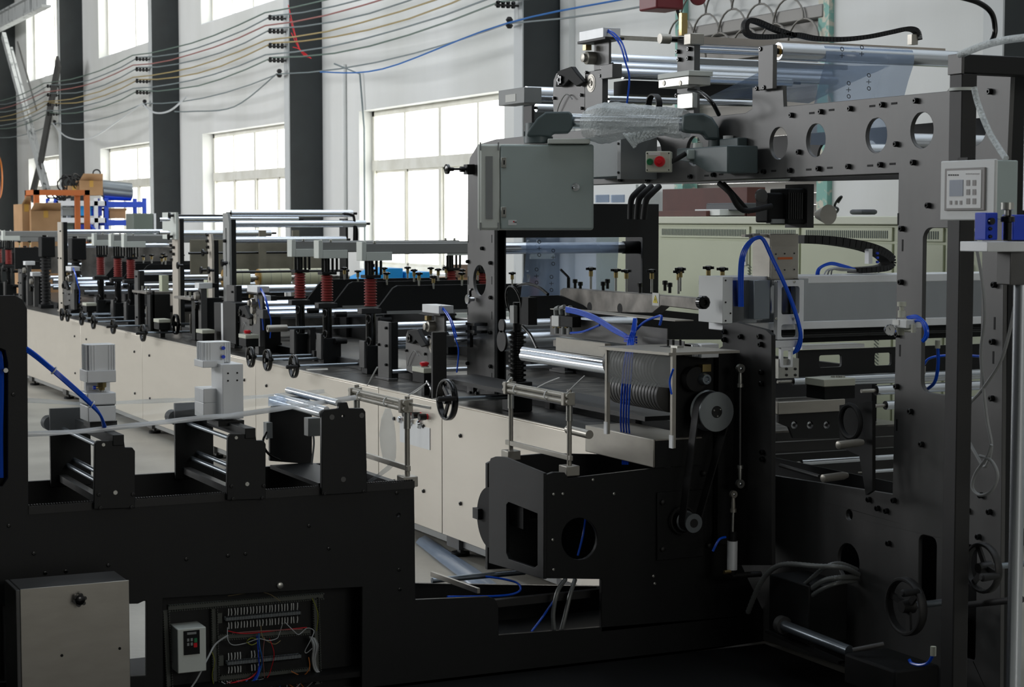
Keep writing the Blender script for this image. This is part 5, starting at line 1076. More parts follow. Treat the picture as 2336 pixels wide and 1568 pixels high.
M().plX([(q.y + .003, q.z + .012), (q.y - .005, q.z + .0), (q.y - .001, q.z + .0), (q.y - .003, q.z - .012), (q.y + .005, q.z + .002), (q.y + .001, q.z + .002)], XK - .0055, XK - .0045).put(T, 'lightning_mark', 'ink')
T = thing('seal_beam', 'black beam with sloped ends just behind the dark spring post', 'beam', pY(1400, 760, 8.0))
M().plY(oY(9.08, (1165, 740), (1165, 700), (1182, 697), (1210, 676), (1275, 674), (1340, 690), (1650, 722), (1650, 775), (1290, 775), (1240, 740)), 9.08, 9.10).put(T, 'plate', 'black_paint', bev=.002)
bolts(T, [pY(1600, 690, 6.9)], 'y', .03, .03)
# angle with valve and hoses
T = thing('valve_bracket', 'steel angle carrying an air valve with bundles of blue hoses', 'valve', pX(1400, 740, 4.0))
XV = 3.95
M().gx(1255, 722, 1522, 764, XV + .04, .004).put(T, 'angle_plate', 'oxide', bev=.001); M().box(XV + .0, XV + .09, pX(1540, 717, XV).y, pX(1255, 717, XV).y, pX(1400, 718, XV).z - .004, pX(1400, 718, XV).z).put(T, 'angle_top', 'steel_brushed')
M().gx(1258, 720, 1274, 744, XV - .03, .05).put(T, 'valve_front', 'white_plastic', bev=.002); M().gx(1274, 720, 1306, 744, XV - .025, .045).put(T, 'valve_body', 'black_matte', bev=.002)
for a, b in ((1268, 702), (1280, 700), (1294, 702)): M().tube([pX(a, b + 18, XV - .01), pX(a, b + 4, XV - .01), pX(a + 8, b, XV - .01)], .011, 8).put(T, 'elbow_fitting', 'grey_plastic')
for a, b in ((1270, 750), (1286, 752), (1300, 752)): M().lathe(pX(a, b - 6, XV - .01), (0, 0, -1), [(0, .007), (.006, .007), (.007, .011), (.035, .011)], 10).put(T, 'hose_fitting', 'grey_plastic')
for a in (1264, 1276, 1292): M().lathe(pX(a, 746, XV - .012), (0, 0, -1), [(0, .009), (.005, .009)], 8).put(T, 'brass_ring', 'brass')
random.seed(3)
for k in range(4):
    d = k * 3
    M().tube([pX(1292, 702 + d, XV - .02), pX(1320, 708 + d, XV - .03), pX(1358, 722 + d, XV - .04), pX(1400, 748 + d, XV - .05), pX(1430, 766 + d * .6, XV - .06), pX(1438 + d, 778, XV - .07)], .0055, 8).put(T, 'blue_hose', 'blue_hose')
M().tube([pX(1302, 760, XV - .02), pX(1330, 757, XV - .03), pX(1368, 742, XV - .02)], .0055, 8).put(T, 'blue_hose', 'blue_hose')
for k in range(4):
    M().tube([pX(1446 + k * 2, 727, XV - .06), pX(1441 + k * 3, 755, XV - .08), pX(1433 + k * 4, 780, XV - .1), pX(1424 + k * 6, 830, 3.72), pX(1418 + k * 6, 900, 3.72), pX(1416 + k * 6, 960, 3.74), pX(1418 + k * 6, 1000, 3.78), pX(1421 + k * 4, 1060, 3.8)], .0038, 8).put(T, 'blue_hose', 'blue_hose')
M().tube([pX(1448, 756, XV - .06), pX(1470, 735, XV - .06), pX(1495, 724, XV - .05), pX(1509, 722, XV - .05), pX(1505, 742, XV - .05)], .0055, 8).put(T, 'blue_hose', 'blue_hose')
M().tube([pX(1536, 842, 3.6), pX(1528, 870, 3.6), pX(1532, 900, 3.6)], .004, 8).put(T, 'blue_hose', 'blue_hose')
for k in range(3): M().bar(pX(1425, 766 + k * 6, XV - .07), pX(1452, 770 + k * 6, XV - .07), .008, .008).put(T, 'manifold', 'blue_plastic')
M().gx(1268, 770, 1380, 800, 4.0, .03).put(T, 'lower_angle', 'steel_brushed'); M().gx(1262, 776, 1500, 790, 4.1, .03).put(T, 'scratched_rail', 'oxide_worn')
T = thing('switch_bracket', 'grey bracket with small limit switches on top of the drive section', 'bracket', pX(1520, 780, 3.9))
M().gx(1465, 768, 1560, 800, 3.95, .004).put(T, 'plate', 'oxide'); 
for k, x in enumerate((1524, 1536, 1552)): M().cyl(pX(x, 795, 3.85), pX(x, 775, 3.85), .005, 8).put(T, 'limit_pin', 'black_gloss')
M().gx(1530, 788, 1545, 800, 3.8, .03).put(T, 'switch', 'zinc'); M().gx(1505, 790, 1530, 796, 3.8, .03).put(T, 'switch_base', 'black_matte')
# black spring post
def springpost(label, X, Y, z0, z1, zs0, zs1, r, mt, group=None, n=13, name='spring_post', base=True):
    T = thing(name, label, 'spring post', (X, Y, z0), group); m = M(); prof = []
    for k in range(n):
        z = zs0 + (zs1 - zs0) * k / n; s = (zs1 - zs0) / n; prof += [(z - z0, r * .72), (z - z0 + s * .15, r), (z - z0 + s * .55, r), (z - z0 + s * .7, r * .72)]
    m.lathe((X, Y, z0), (0, 0, 1), [(zs0 - z0, r * .3)] + prof + [(zs1 - z0, r * .3)], 20); m.put(T, 'coil_spring', mt)
    M().cyl((X, Y, z0), (X, Y, z1), r * .5, 14).put(T, 'guide_rod', 'black_gloss')
    if base: M().box(X - r * 1.3, X + r * 1.3, Y - r * 1.2, Y + r * 1.2, z0, zs0).put(T, 'base_block', 'black_paint', bev=.004)
    return T
q0 = pX(1180, 950, 4.12); zz = lambda py: pX(1180, py, 4.12).z
T = springpost('dark spring post with chrome-glinting coils just right of the tall frame post', 4.12, q0.y, BZ + .005, zz(690), zz(870), zz(752), .046, 'black_gloss', None, 11)
M().gx(1163, 697, 1172, 737, 4.08, .02).put(T, 'steel_strap', 'alu_dull'); M().torus(pX(1172, 690, 4.1), (1, 0, .2), .085, .006, 26, 6).put(T, 'cable_loop', 'black_gloss')
M().tube([pX(1180, 652, 4.1), pX(1205, 648, 4.1), pX(1230, 656, 4.1), pX(1250, 672, 4.1)], .008, 8).put(T, 'black_cable', 'black_gloss'); M().tube([pX(1192, 745, 4.1), pX(1210, 765, 4.1), pX(1225, 795, 4.1)], .008, 8).put(T, 'black_cable', 'black_gloss')
M().gx(1185, 678, 1205, 740, 4.1, .05).put(T, 'head_block', 'black_matte')
T = thing('clear_film_web', 'bluish film web hanging in the opening of the cross portal, printed with small marks', 'film', pY(1300, 660, 9.3))
rows = [[pY(x0 + (x1_ - x0) * t, y, 9.3) for t in (0, .3, .6, 1)] for y, x0, x1_ in ((536, 1200, 1412), (580, 1200, 1410), (620, 1196, 1407), (655, 1190, 1404), (690, 1186, 1402))]
M().sheet(rows).put(T, 'film', 'film_blue', solid=.001)
for px in (1230, 1262): glyphs(T, px, 552 if px < 1250 else 572, 9.28, 3, .014)
for px in (1224, 1258): glyphs(T, px, 615 if px < 1250 else 632, 9.28, 3, .014)
T = thing('portal_roller', 'bright horizontal roller crossing the opening of the portal, above the film', 'roller', pY(1300, 566, 9.1))
a = pY(1140, 567, 9.36); b = pY(1462, 567, 9.36); M().cyl(a, V((b.x, a.y, a.z)), .032, 28).put(T, 'roller', 'roller'); M().cyl(V((b.x - .12, a.y, a.z)), V((b.x, a.y, a.z)), .036, 20).put(T, 'roller_end', 'black_matte')
T = thing('lower_web_roller', 'bright film-covered roller behind the dark spring post', 'roller', pY(1200, 780, 9.0))
a = pY(1148, 778, 8.9); M().cyl(a, a + V((.8, 0, 0)), .055, 30).put(T, 'roller', 'roller'); M().cyl(a - V((.012, 0, 0)), a, .056, 30).put(T, 'end_cap', 'oxide_dark'); M().cyl(a - V((.012, 0, -.08)), a + V((0, 0, .08)), .036, 30).put(T, 'end_cap', 'oxide_dark'); M().cyl(a + V((0, 0, .08)), a + V((.8, 0, .08)), .035, 26).put(T, 'top_roller', 'roller')
T = thing('post_clamps', 'small black clamps and knob screwed to the tall left gantry post', 'clamp', pX(1090, 720, 4.28))
q = pX(1070, 683, 4.26); o = M().lathe(q, (-1, 0, 0), [(-.03, .012), (0, .012), (.002, .026), (.014, .026)], 18).put(T, 'knob', 'chrome'); M().tube([q + V((0, -.02, .02)), q + V((-.01, -.04, .05)), q + V((0, -.055, .06))], .007, 8).put(T, 'lever', 'black_gloss')
for z in (735, 752): M().gx(1062, z, 1082, z + 7, 4.22, .08).put(T, 'clamp_bar', 'black_gloss', bev=.001)
M().gx(1066, 735, 1072, 792, 4.23, .02).put(T, 'clamp_rod', 'black_gloss'); M().gx(1076, 740, 1080, 765, 4.23, .02).put(T, 'clamp_rod', 'black_gloss')

# ================================================================ MODULES ALONG THE MAIN LINE
def press(Y, label):
    T = thing('press_station', label, 'press station', (4.3, Y, BZ + .005)); xn, xf = 4.27, 5.42
    zt = 1.645
    M().box(xn - .06, xf + .06, Y - .025, Y + .025, zt - .07, zt).put(T, 'top_beam', 'alu_dull', bev=.006)
    for x, s in ((xn, 1), (xf, -1)):
        M().box(x - .075 * 1, x - .045, Y - .05, Y + .05, zt - .11, zt + .01).put(T, 'end_block', 'cabinet_light', bev=.003) if s == 1 else None
        M().box(x - .045, x + .13, Y - .05, Y - .03, zt - .11, zt - .055).put(T, 'head_plate', 'cabinet_light', bev=.002)
        for dx in (-.04, -.015, .03, .06):
            M().cyl((x + dx, Y - .03, zt - .20), (x + dx, Y - .03, zt - .11), .0085, 10).put(T, 'guide_pin', 'black_gloss')
        for dx in (-.05, .02): M().lathe((x + dx, Y - .02, zt), (0, 0, 1), [(0, .009), (.014, .009), (.016, .005)], 8).put(T, 'cap_nut', 'zinc')
        M().cyl((x, Y, zt - .11), (x, Y, zt - .2), .02, 12).put(T, 'stem', 'black_matte')
        M().box(x - .05, x + .055, Y - .045, Y + .045, zt - .22, zt - .2).put(T, 'upper_collar', 'black_matte', bev=.003)
        prof = []; n = 10; za, zb_ = 1.245, 1.425
        for k in range(n): z = (zb_ - za) * k / n; s_ = (zb_ - za) / n; prof += [(z, .033), (z + s_ * .3, .042), (z + s_ * .5, .042), (z + s_ * .8, .033)]
        M().lathe((x, Y, za), (0, 0, 1), [(0, .01)] + prof + [(zb_ - za, .01)], 18).put(T, 'red_spring', 'red_spring')
        M().box(x - .075, x + .06, Y - .04, Y + .04, 1.20, 1.235).put(T, 'lower_collar', 'oxide_dark', bev=.004)
        M().cyl((x, Y, .95), (x, Y, 1.2), .032, 16).put(T, 'pillar', 'black_gloss')
        M().box(x - .045, x + .08, Y - .05, Y + .05, BZ + .005, 1.0).put(T, 'base_block', 'black_paint', bev=.003)
        if s == 1: M().box(x - .062, x - .046, Y - .045, Y + .045, .86, 1.03).put(T, 'front_plate', 'oxide', bev=.002)
        if s == 1:
            for z in (1.17, 1.03): M().torus((x - .04, Y - .07, z), (1, .2, 0), .025, .005, 18, 6).put(T, 'adjust_ring', 'black_gloss')
            for z in (1.16, .98): M().cyl((x + .03, Y - .07, z), (x + .11, Y - .07, z), .019, 12).put(T, 'spacer', 'black_matte')
    M().plY([(xn + .02, 1.20), (xn + .15, 1.36), (xn + .18, 1.375), (xf + .05, 1.375), (xf + .05, 1.20)], Y - .015, Y + .015).put(T, 'press_plate', 'black_matte', bev=.003)
    for x in (xn + .32, xn + .42, xn + .62, xn + .80, xn + .98, xn + 1.1):
        for yy, dz in ((Y - .03, 0),): starknob(T, (x, yy, 1.375 + .055 + .012 * math.sin(40 * x)), .07, .024)
    M().box(xn + .1, xf, Y - .03, Y - .015, 1.195, 1.215).put(T, 'heater_bar', 'alu_dull')
    return T
PS = press(10.95, 'nearest red-sprung press station with pale top beam reaching the tall frame post')
for y, l in ((11.75, 'second red-sprung press station of the near trio, between the other two'), (12.3, 'third red-sprung press station of the near trio, its red spring leftmost of the three'),
             (17.05, 'right one of three middle-distance red-sprung press stations'), (17.55, 'centre one of three middle-distance red-sprung press stations'), (18.25, 'left one of three middle-distance red-sprung press stations'),
             (23.05, 'far red-sprung press station under the long pale beam at the left edge'), (23.7, 'farthest red-sprung press station cut by the left edge')):
    dup(PS, (4.3, y, BZ + .005), l)
# roller stands on the bed
def rstand(Y, label, rs, h=.36, w=.18, X=4.18, L=1.2, mt='oxide'):
    T = thing('bed_roller_stand', label, 'roller stand', (X, Y, BZ + .005))
    for x in (X, X + L): M().box(x, x + .02, Y, Y + w, BZ + .005, BZ + h).box(x - .01, x + .05, Y - .02, Y + w + .02, BZ + .005, BZ + .02).put(T, 'side_plate', mt, bev=.002)
    M().box(X + .02, X + .06, Y - .003, Y + .003, BZ + .005, BZ + h).put(T, 'edge_flange', 'black_paint')
    for dy, z, r, m2 in rs: M().cyl((X + .02, Y + dy, BZ + z), (X + L, Y + dy, BZ + z), r, 20).put(T, 'roller', m2)
    bolts(T, [(X, Y + .03, BZ + z) for z in (.1, h * .6, h * .9)] + [(X, Y + w - .03, BZ + h * .6)], 'x', .009, .014); return T
rstand(10.42, 'plain grey plate roller stand on the bed between nearest springs and stop switch box', [(.05, .335, .022, 'roller'), (.1, .24, .024, 'roller'), (.0, .06, .014, 'roller'), (.12, .20, .012, 'roller_dull')], .36)
rstand(13.55, 'low roller stand on the bed right behind the distant roller unit', [(.05, .45, .03, 'roller'), (.1, .33, .03, 'roller'), (.0, .25, .03, 'roller_dull')], .48, .2)
rstand(16.45, 'roller stand with long bluish rollers right of the middle red springs', [(.05, .50, .022, 'roller'), (.1, .33, .022, 'roller'), (.02, .12, .02, 'roller_dull')], .52, .12)
rstand(19.6, 'tall pale upright roller stand left of the middle red springs', [(.05, .5, .022, 'roller'), (.1, .7, .022, 'roller'), (.1, .85, .022, 'roller')], .95, .2, mt='upright_beige')
rstand(21.8, 'small far roller stand beside the far red springs', [(.05, .3, .022, 'roller'), (.1, .2, .022, 'roller')], .4, .2)
# dark spring posts left
for y, l in ((20.55, 'left one of two distant dark ribbed spring posts'), (19.05, 'right one of two distant dark ribbed spring posts')):
    T = springpost(l, 4.2, y, BZ + .005, 1.62, .86, 1.38, .055, 'black_rubber', None, 14)
    M().box(4.15, 4.3, y - .06, y + .12, 1.38, 1.6).put(T, 'head', 'black_matte', bev=.01); M().cyl((4.26, y - .1, 1.12), (5.3, y - .1, 1.12), .03, 18).put(T, 'bright_roller', 'roller'); M().cyl((4.26, y - .1, 1.05), (5.3, y - .1, 1.05), .025, 18).put(T, 'bright_roller', 'roller')
    M().box(4.26, 5.3, y - .02, y, 1.2, 1.5).put(T, 'back_plate', 'oxide_worn')
T = thing('knob_rail', 'far black rail crowded with small bolts and knobs near the left edge', 'rail', (4.4, 22.3, 1.3))
M().box(4.25, 4.3, 22.28, 22.32, BZ, 1.2).box(5.4, 5.45, 22.28, 22.32, BZ, 1.2).put(T, 'post', 'black_paint'); M().box(4.2, 5.9, 22.28, 22.32, 1.2, 1.46).put(T, 'rail', 'black_paint', bev=.003)
for k in range(14): starknob(T, (4.25 + k * .12, 22.25, 1.52), .06, .022)
# unwind rack
T = thing('roller_rack', 'tall rack of slotted uprights holding long polished rollers and cream rolls', 'roller rack', (4.3, 14.5, BZ + .005))
def upr(px, w, ytop, X=4.3, mt='alu_dull', slot=True):
    q = pX(px, ytop, X); y = q.y; o = M().plX([(y - w / 2, BZ + .005), (y + w / 2, BZ + .005), (y + w / 2, q.z), (y - w / 4, q.z), (y - w / 2, q.z - .08)], X, X + .02, [[(y - .012, q.z - .5), (y + .012, q.z - .5), (y + .012, q.z - .12), (y - .012, q.z - .12)]] if slot else []).put(T, 'upright', mt, bev=.002)
    M().box(X + .02, X + .055, y - w / 2 - .002, y - w / 2 + .006, BZ + .005, q.z - .05).put(o, 'flange', 'black_paint'); return q
u1 = upr(515, .17, 486); u2 = upr(478, .12, 534, mt='upright_beige', slot=False); u3 = upr(398, .18, 486, mt='upright_beige', slot=False)
M().gx(370, 485, 402, 545, 4.28, .02).put(T, 'head_plate', 'cabinet_light')
for px, py, Lx, r in ((527, 487, 1.02, .029), (530, 511, 1.12, .029), (530, 548, .95, .026), (530, 662, 1.0, .024)):
    q = pX(px, py, 4.36); roller(T, q, q + V((Lx, 0, 0)), r, 'roller', 'black_rubber', .04)
for px, py, Lx, r in ((404, 500, 1.1, .028), (404, 533, .85, .028), (404, 633, 1.0, .02), (404, 652, 1.2, .02)):
    q = pX(px, py, 4.36); roller(T, q, q + V((Lx, 0, 0)), r, 'roller', 'black_rubber', .05)
for px, py in ((364, 501), (364, 531)): q = pX(px, py, 4.16); M().cyl(q, q + V((.09, 0, 0)), .016, 14).put(T, 'shaft_end', 'chrome')
for px, py, Lx in ((430, 578, 1.4), (525, 621, 1.0), (404, 492, .7)): q = pX(px, py, 4.34); M().cyl(q, q + V((Lx, 0, 0)), .010, 10).put(T, 'black_rod', 'black_gloss')
for px, py in ((461, 577), (404, 556 + 50), (505, 600), (457, 617), (474, 617), (385, 492), (383, 540)): q = pX(px, py, 4.24); M().lathe(q, (1, 0, 0), [(0, .03), (.012, .03), (.014, .012), (.05, .012)], 14).put(T, 'knob', 'black_gloss')
bolts(T, [pX(a, b, 4.3) for a, b in ((392, 560), (392, 574), (398, 565), (398, 580), (393, 592), (475, 536), (475, 550), (476, 564), (515, 550), (515, 602))], 'x', .014, .02)
q = pX(545, 640, 4.45); yr2 = q.y
for i, (dx, L_) in enumerate(((.06, .2), (.35, .26), (.7, .22))):
    z = pX(545, 638, 4.45).z; o = M().lathe((4.36 + dx, yr2 + .3, z), (1, 0, 0), [(0, .035), (0, .075), (L_, .075), (L_, .035)], 30).put(T, 'cream_roll', 'roll_cream')
    M().lathe((4.355 + dx, yr2 + .3, z), (1, 0, 0), [(-.004, .03), (-.004, .073), (.012, .0755), (.012, .03)], 30).put(o, 'amber_end', 'amber'); 
    for s in (.33, .66): M().ring((4.36 + dx + L_ * s, yr2 + .3, z), (1, 0, 0), .074, .0758, .002, 30).put(o, 'seam', 'grey_plastic')
M().cyl((4.3, yr2 + .3, pX(545, 638, 4.45).z), (5.5, yr2 + .3, pX(545, 638, 4.45).z), .02, 14).put(T, 'roll_shaft', 'steel')
M().box(4.4, 5.6, 15.5, 15.53, 1.32, 1.62).put(T, 'rear_panel', 'beige_frame', bev=.003)
M().box(5.4, 5.42, 14.4, 14.55, BZ + .005, 1.8).put(T, 'far_upright', 'black_paint')
for x in (4.95, 5.25): M().box(x, x + .06, 15.3, 15.33, BZ + .005, 1.7).put(T, 'rear_post', 'beige_frame')
# slanted cutter covers
def cutter(Y, label):
    T = thing('cutter_unit', label, 'cutter', (4.2, Y, BZ + .005))
    M().plX([(Y, BZ + .005), (Y + .14, BZ + .005), (Y + .14, 1.17), (Y, 1.17)], 4.18, 4.2).put(T, 'side_plate', 'black_paint')
    M().box(4.14, 4.46, Y + .05, Y + .55, 1.14, 1.16).put(T, 'top_cover', 'oxide_worn', bev=.002)
    M().box(4.46, 5.4, Y + .03, Y + .06, 1.05, 1.16).put(T, 'cross_plate', 'black_matte'); M().box(4.2, 5.4, Y + .28, Y + .30, .86, 1.02).put(T, 'deflector', 'oxide_worn')
    M().cyl((4.2, Y + .2, 1.0), (5.4, Y + .2, 1.0), .03, 16).put(T, 'rubber_roller', 'black_rubber'); M().box(4.16, 4.34, Y - .0, Y + .1, BZ + .005, 1.14).put(T, 'pedestal', 'black_paint', bev=.003)
    for k in range(3): M().cyl((4.2, Y + .15 + .13 * k, 1.16), (4.2, Y + .15 + .13 * k, 1.2), .009, 8).put(T, 'stud', 'zinc')
    M().box(4.3, 4.36, Y + .12, Y + .22, 1.16, 1.3).put(T, 'cream_block', 'cream'); return T
cutter(14.55, 'cutter unit with slanted worn cover left of the slotted upright'); cutter(15.95, 'farther cutter unit with worn cover near the middle red springs')
T = thing('black_pedestal', 'pair of tall black pedestal blocks at the foot of the slotted upright', 'pedestal', pX(515, 770, 4.15))
M().gx(488, 690, 505, 778, 4.12, .1).put(T, 'block', 'black_paint', bev=.003); M().gx(508, 688, 538, 780, 4.10, .12).put(T, 'block', 'black_paint', bev=.003); M().gx(504, 692, 509, 776, 4.11, .02).put(T, 'steel_strip', 'alu')
# more mechanisms between: bearing and valve clusters
random.seed(11)
def cluster(px, py, label, s=1.0, X=4.15):
    hose = 'blue hose' in label
    q = pX(px, py, X); T = thing('valve_unit', label, 'valve unit', (q.x, q.y, BZ + .005)); z = q.z
    M().box(X, X + .05, q.y - .04, q.y + .04, BZ + .005, z).put(T, 'post', 'oxide', bev=.002)
    M().box(X - .03, X + .08, q.y - .09 * s, q.y + .03, z, z + .045).put(T, 'valve_body', 'alu', bev=.003); M().box(X + .08, X + .14, q.y - .05, q.y + .02, z + .005, z + .04).put(T, 'coil', 'black_matte', bev=.002)
    M().lathe((X - .04, q.y, z - .06), (1, 0, 0), [(0, .03), (.03, .035), (.035, .02), (.07, .02)], 18).put(T, 'bearing', 'steel_brushed'); M().lathe((X - .03, q.y + .05, z - .14), (1, 0, 0), [(0, .035), (.05, .035)], 18).put(T, 'gear', 'black_gloss')
    if hose: M().tube([(X, q.y - .05, z + .03), (X - .02, q.y - .12, z + .01), (X - .01, q.y - .16, z - .1), (X, q.y - .16, z - .2)], .005, 8).put(T, 'blue_hose', 'blue_hose')
    M().box(X + .02, X + .2, q.y + .05, q.y + .09, BZ + .005, z - .08).put(T, 'black_block', 'black_paint', bev=.003); bolts(T, [(X, q.y + .02, z - .03), (X, q.y - .02, z - .12)], 'x', .009, .014); return T
cluster(585, 688, 'valve unit with blue hose below the cream rolls'); 
cluster(60, 585 + 20, 'upper far valve unit right of the far red springs'); cluster(76, 630, 'lower far valve unit right of the far red springs'); cluster(455, 658, 'valve unit against the beige uprights'); 
# handwheels along the bed edge
for px, py, R, lab, hd in ((572, 815, .072, 'left of three handwheels on the bed edge left of the guide brackets', False), (610, 822, .074, 'middle of three handwheels on the bed edge left of the guide brackets', False), (670, 836, .076, 'right of three handwheels on the bed edge, with crank handle', True),
    (326, 760, .072, 'handwheel with crank handle above the left silver clamp head', True), (258, 745, .068, 'handwheel with short crank, second from right in the far row', True), (213, 735, .066, 'third handwheel from right in the far row', False), (186, 727, .066, 'fourth handwheel from right in the far row', False), (154, 720, .062, 'fifth handwheel from right in the far row', False), (141, 718, .062, 'leftmost handwheel in the far row', False)):
    handwheel(pX(px, py, 3.86), R, lab, .5, hd, None, 1.0)
handwheel(pX(401, 740, 4.1), .085, 'inner handwheel beside the cutter unit on the bed', .2, False, None, .3)
for pa, pb, lab in (((700, 850), (840, 842), 'long horizontal steel adjusting shaft with thick end beside the bed edge'), ((610, 750), (700, 746), 'short steel shaft low behind the distant roller unit')):
    a = pX(*pa, 4.0); T = thing('adjusting_shaft', lab, 'shaft', a); M().cyl(a, (a.x + .75, a.y, a.z), .011, 12).put(T, 'shaft', 'roller_dull'); M().cyl(a, (a.x + .14, a.y, a.z), .024, 16).put(T, 'sleeve', 'steel_brushed'); M().box(a.x + .3, a.x + .34, a.y - .03, a.y + .03, BZ + .005, a.z).put(T, 'support', 'oxide_dark')
T = thing('cable_tails', 'thin white cable tie tails sticking up from the bed edge', 'cable tie', pX(850, 870, 4.0))
M().tube([pX(839, 880, 4.0), pX(850, 858, 3.98), pX(861, 838, 3.97)], .004, 6).put(T, 'tail', 'white_plastic'); M().tube([pX(936, 902, 4.0), pX(955, 890, 3.98), pX(975, 872, 3.97)], .004, 6).put(T, 'tail', 'white_plastic')
M().tube([pX(975, 870, 4.0), pX(985, 890, 4.0), pX(980, 910, 3.99)], .010, 8).put(T, 'black_cable', 'black_gloss')
# dark side plates of bed (low rails along the top)
T = thing('bed_rail', 'low black rail with lugs running along the top of the bed', 'rail', (4.3, 12, BZ))
M().box(4.32, 4.35, 7.3, 24.8, BZ + .005, BZ + .06).put(T, 'rail', 'black_paint'); M().box(5.44, 5.47, 7.3, 24.8, BZ + .005, 1.08).put(T, 'far_panel', 'black_matte')
y = 7.6
while y < 24.6: M().box(4.30, 4.37, y, y + .05, BZ + .005, BZ + .075).put(T, 'lug', 'oxide_dark'); y += .9
T = thing('pipe_ends', 'black pipe ends joining the far ends of the long top rollers', 'pipe', pX(800, 500, 5.4))
for a_, b_ in (((785, 488), (800, 490)), ((790, 513), (806, 514))): M().tube([pY(*a_, 14.15), pY(*b_, 14.15), pY(b_[0] + 8, b_[1] + 10, 14.15), pY(b_[0] + 8, 560, 14.15)], .012, 8).put(T, 'pipe', 'black_gloss')
T = thing('far_beam', 'long pale beam with pipe behind the far stations at the left edge', 'beam', (4.2, 24.4, 1.6))
M().box(3.9, 6.3, 24.38, 24.44, 1.5, 1.6).put(T, 'beam', 'alu_dull', bev=.004)
for x in (4.1, 6.1): M().box(x, x + .08, 24.38, 24.44, BZ + .005, 1.5).put(T, 'post', 'black_paint')

# ================================================================ BACKGROUND
XW = 8.3
rowsz = [(43, 'wire_green', 'wire_grey'), (73, 'wire_red', 'wire_grey'), (106, 'wire_yellow', 'wire_yellow'), (138, 'wire_grey', 'wire_green')]
zrow = [1.8 + (499 - p) * 26.0 / F for p, _, _ in rowsz]; z5 = 1.8 + (499 - 170) * 26.0 / F
for i, y in enumerate(CY_[1:6]):
    T = thing('insulator_rack', ['row of dark insulator brackets on the column behind the gantry', 'row of dark insulator brackets on the column right of the middle window', 'row of dark insulator brackets on the second column from right of the row', 'row of dark insulator brackets on the column above the orange frame', 'row of dark insulator brackets on the far left column'][i], 'insulators', (8.5, y, zrow[3]))
    for z in zrow:
        o = M().box(8.24, 8.5, y + .08, y + .12, z - .02, z).put(T, 'bracket_arm', 'oxide_dark')
        for k in range(4): M().lathe((8.27 + k * .058, y + .1, z - .075), (0, 0, 1), [(.035, .016), (.05, .024), (.062, .016), (.075, .016), (.09, .025), (.105, .02), (.112, .01)], 10).put(o, 'insulator', 'black_gloss')
    M().lathe((8.4, y + .1, z5 - .05), (0, 0, 1), [(0, .02), (.03, .04), (.06, .022), (.09, .04), (.12, .02)], 10).put(T, 'low_insulator', 'oxide_dark')
T = thing('overhead_wires', 'bundle of thin coloured wires strung between the insulators along the white wall', 'wires', (8.3, 21, 4.2))
YS = [2.0] + CY_[:6] + [56.0]
for ri, z in enumerate(zrow):
    for wi in range(2):
        mt = rowsz[ri][1 + wi]; pts = []
        for a, b in zip(YS, YS[1:]):
            sag = .10 + .05 * wi
            for j in range(6): t = j / 6; pts.append((8.2 + .1 * wi, a + (b - a) * t + .1, z + .06 - .03 * wi - sag * 4 * t * (1 - t) + random.uniform(-.008, .008)))
        M().tube(pts, .011, 5, 1).put(T, 'wire', mt)
pts = []
for a, b in zip(YS, YS[1:]):
    for j in range(6): t = j / 6; pts.append((8.38, a + (b - a) * t + .1, z5 - .12 * 4 * t * (1 - t)))
M().tube(pts, .010, 5, 1).put(T, 'wire', 'wire_grey')
M().tube([(8.36, 2, z5 + .0), (8.36, 10, z5 + .05), (8.36, 14, z5 - .02), (8.36, 17.5, z5), (8.36, 21, z5 - .22), (8.36, 23.2, z5 - .1)], .010, 6, 6).put(T, 'blue_wire', 'wire_blue')
M().tube([(8.36, 25, z5), (8.36, 27, z5 - .35), (8.36, 29.3, z5 - .30), (8.36, 30.3, z5 - .25)], .011, 6, 6).put(T, 'slack_wire', 'wire_grey')
M().tube([(8.36, 32.4, z5), (8.36, 31.6, z5 - .2), (8.36, 30.6, z5 - .22), (8.36, 29.6, z5 - .05)], .016, 6, 6).put(T, 'slack_cable', 'wire_white')
M().tube([(8.36, 39.9, z5), (8.36, 38.5, z5 - .35), (8.36, 36.4, z5 - .45), (8.36, 34.0, z5 - .2), (8.36, 32.4, z5)], .014, 6, 6).put(T, 'slack_cable', 'wire_white')
for k in range(4): M().tube([(8.3, 24.3 - .3 * k * .2, zrow[k] + .1), (8.32, 23.9, z5 + .25), (8.34, 23.5, z5 + .1)], .006, 6, 5).put(T, 'red_drop', 'red_plastic')
M().tube([(8.7, 23.6, z5 + .05), (8.95, 23.3, z5 - .1), (8.97, 23.2, 3.0), (8.97, 23.2, 1.0)], .012, 6, 1).put(T, 'down_lead', 'wire_grey')
T = thing('wall_conduit', 'thin white conduit running down the white wall beside the big window', 'conduit', (8.98, 24.2, 1))
M().cyl((8.97, 23.95, .1), (8.97, 23.95, 3.9), .03, 10).put(T, 'conduit', 'wall_paint'); M().box(8.93, 8.99, 23.85, 24.1, 1.4, 1.5).put(T, 'socket', 'window_alu')
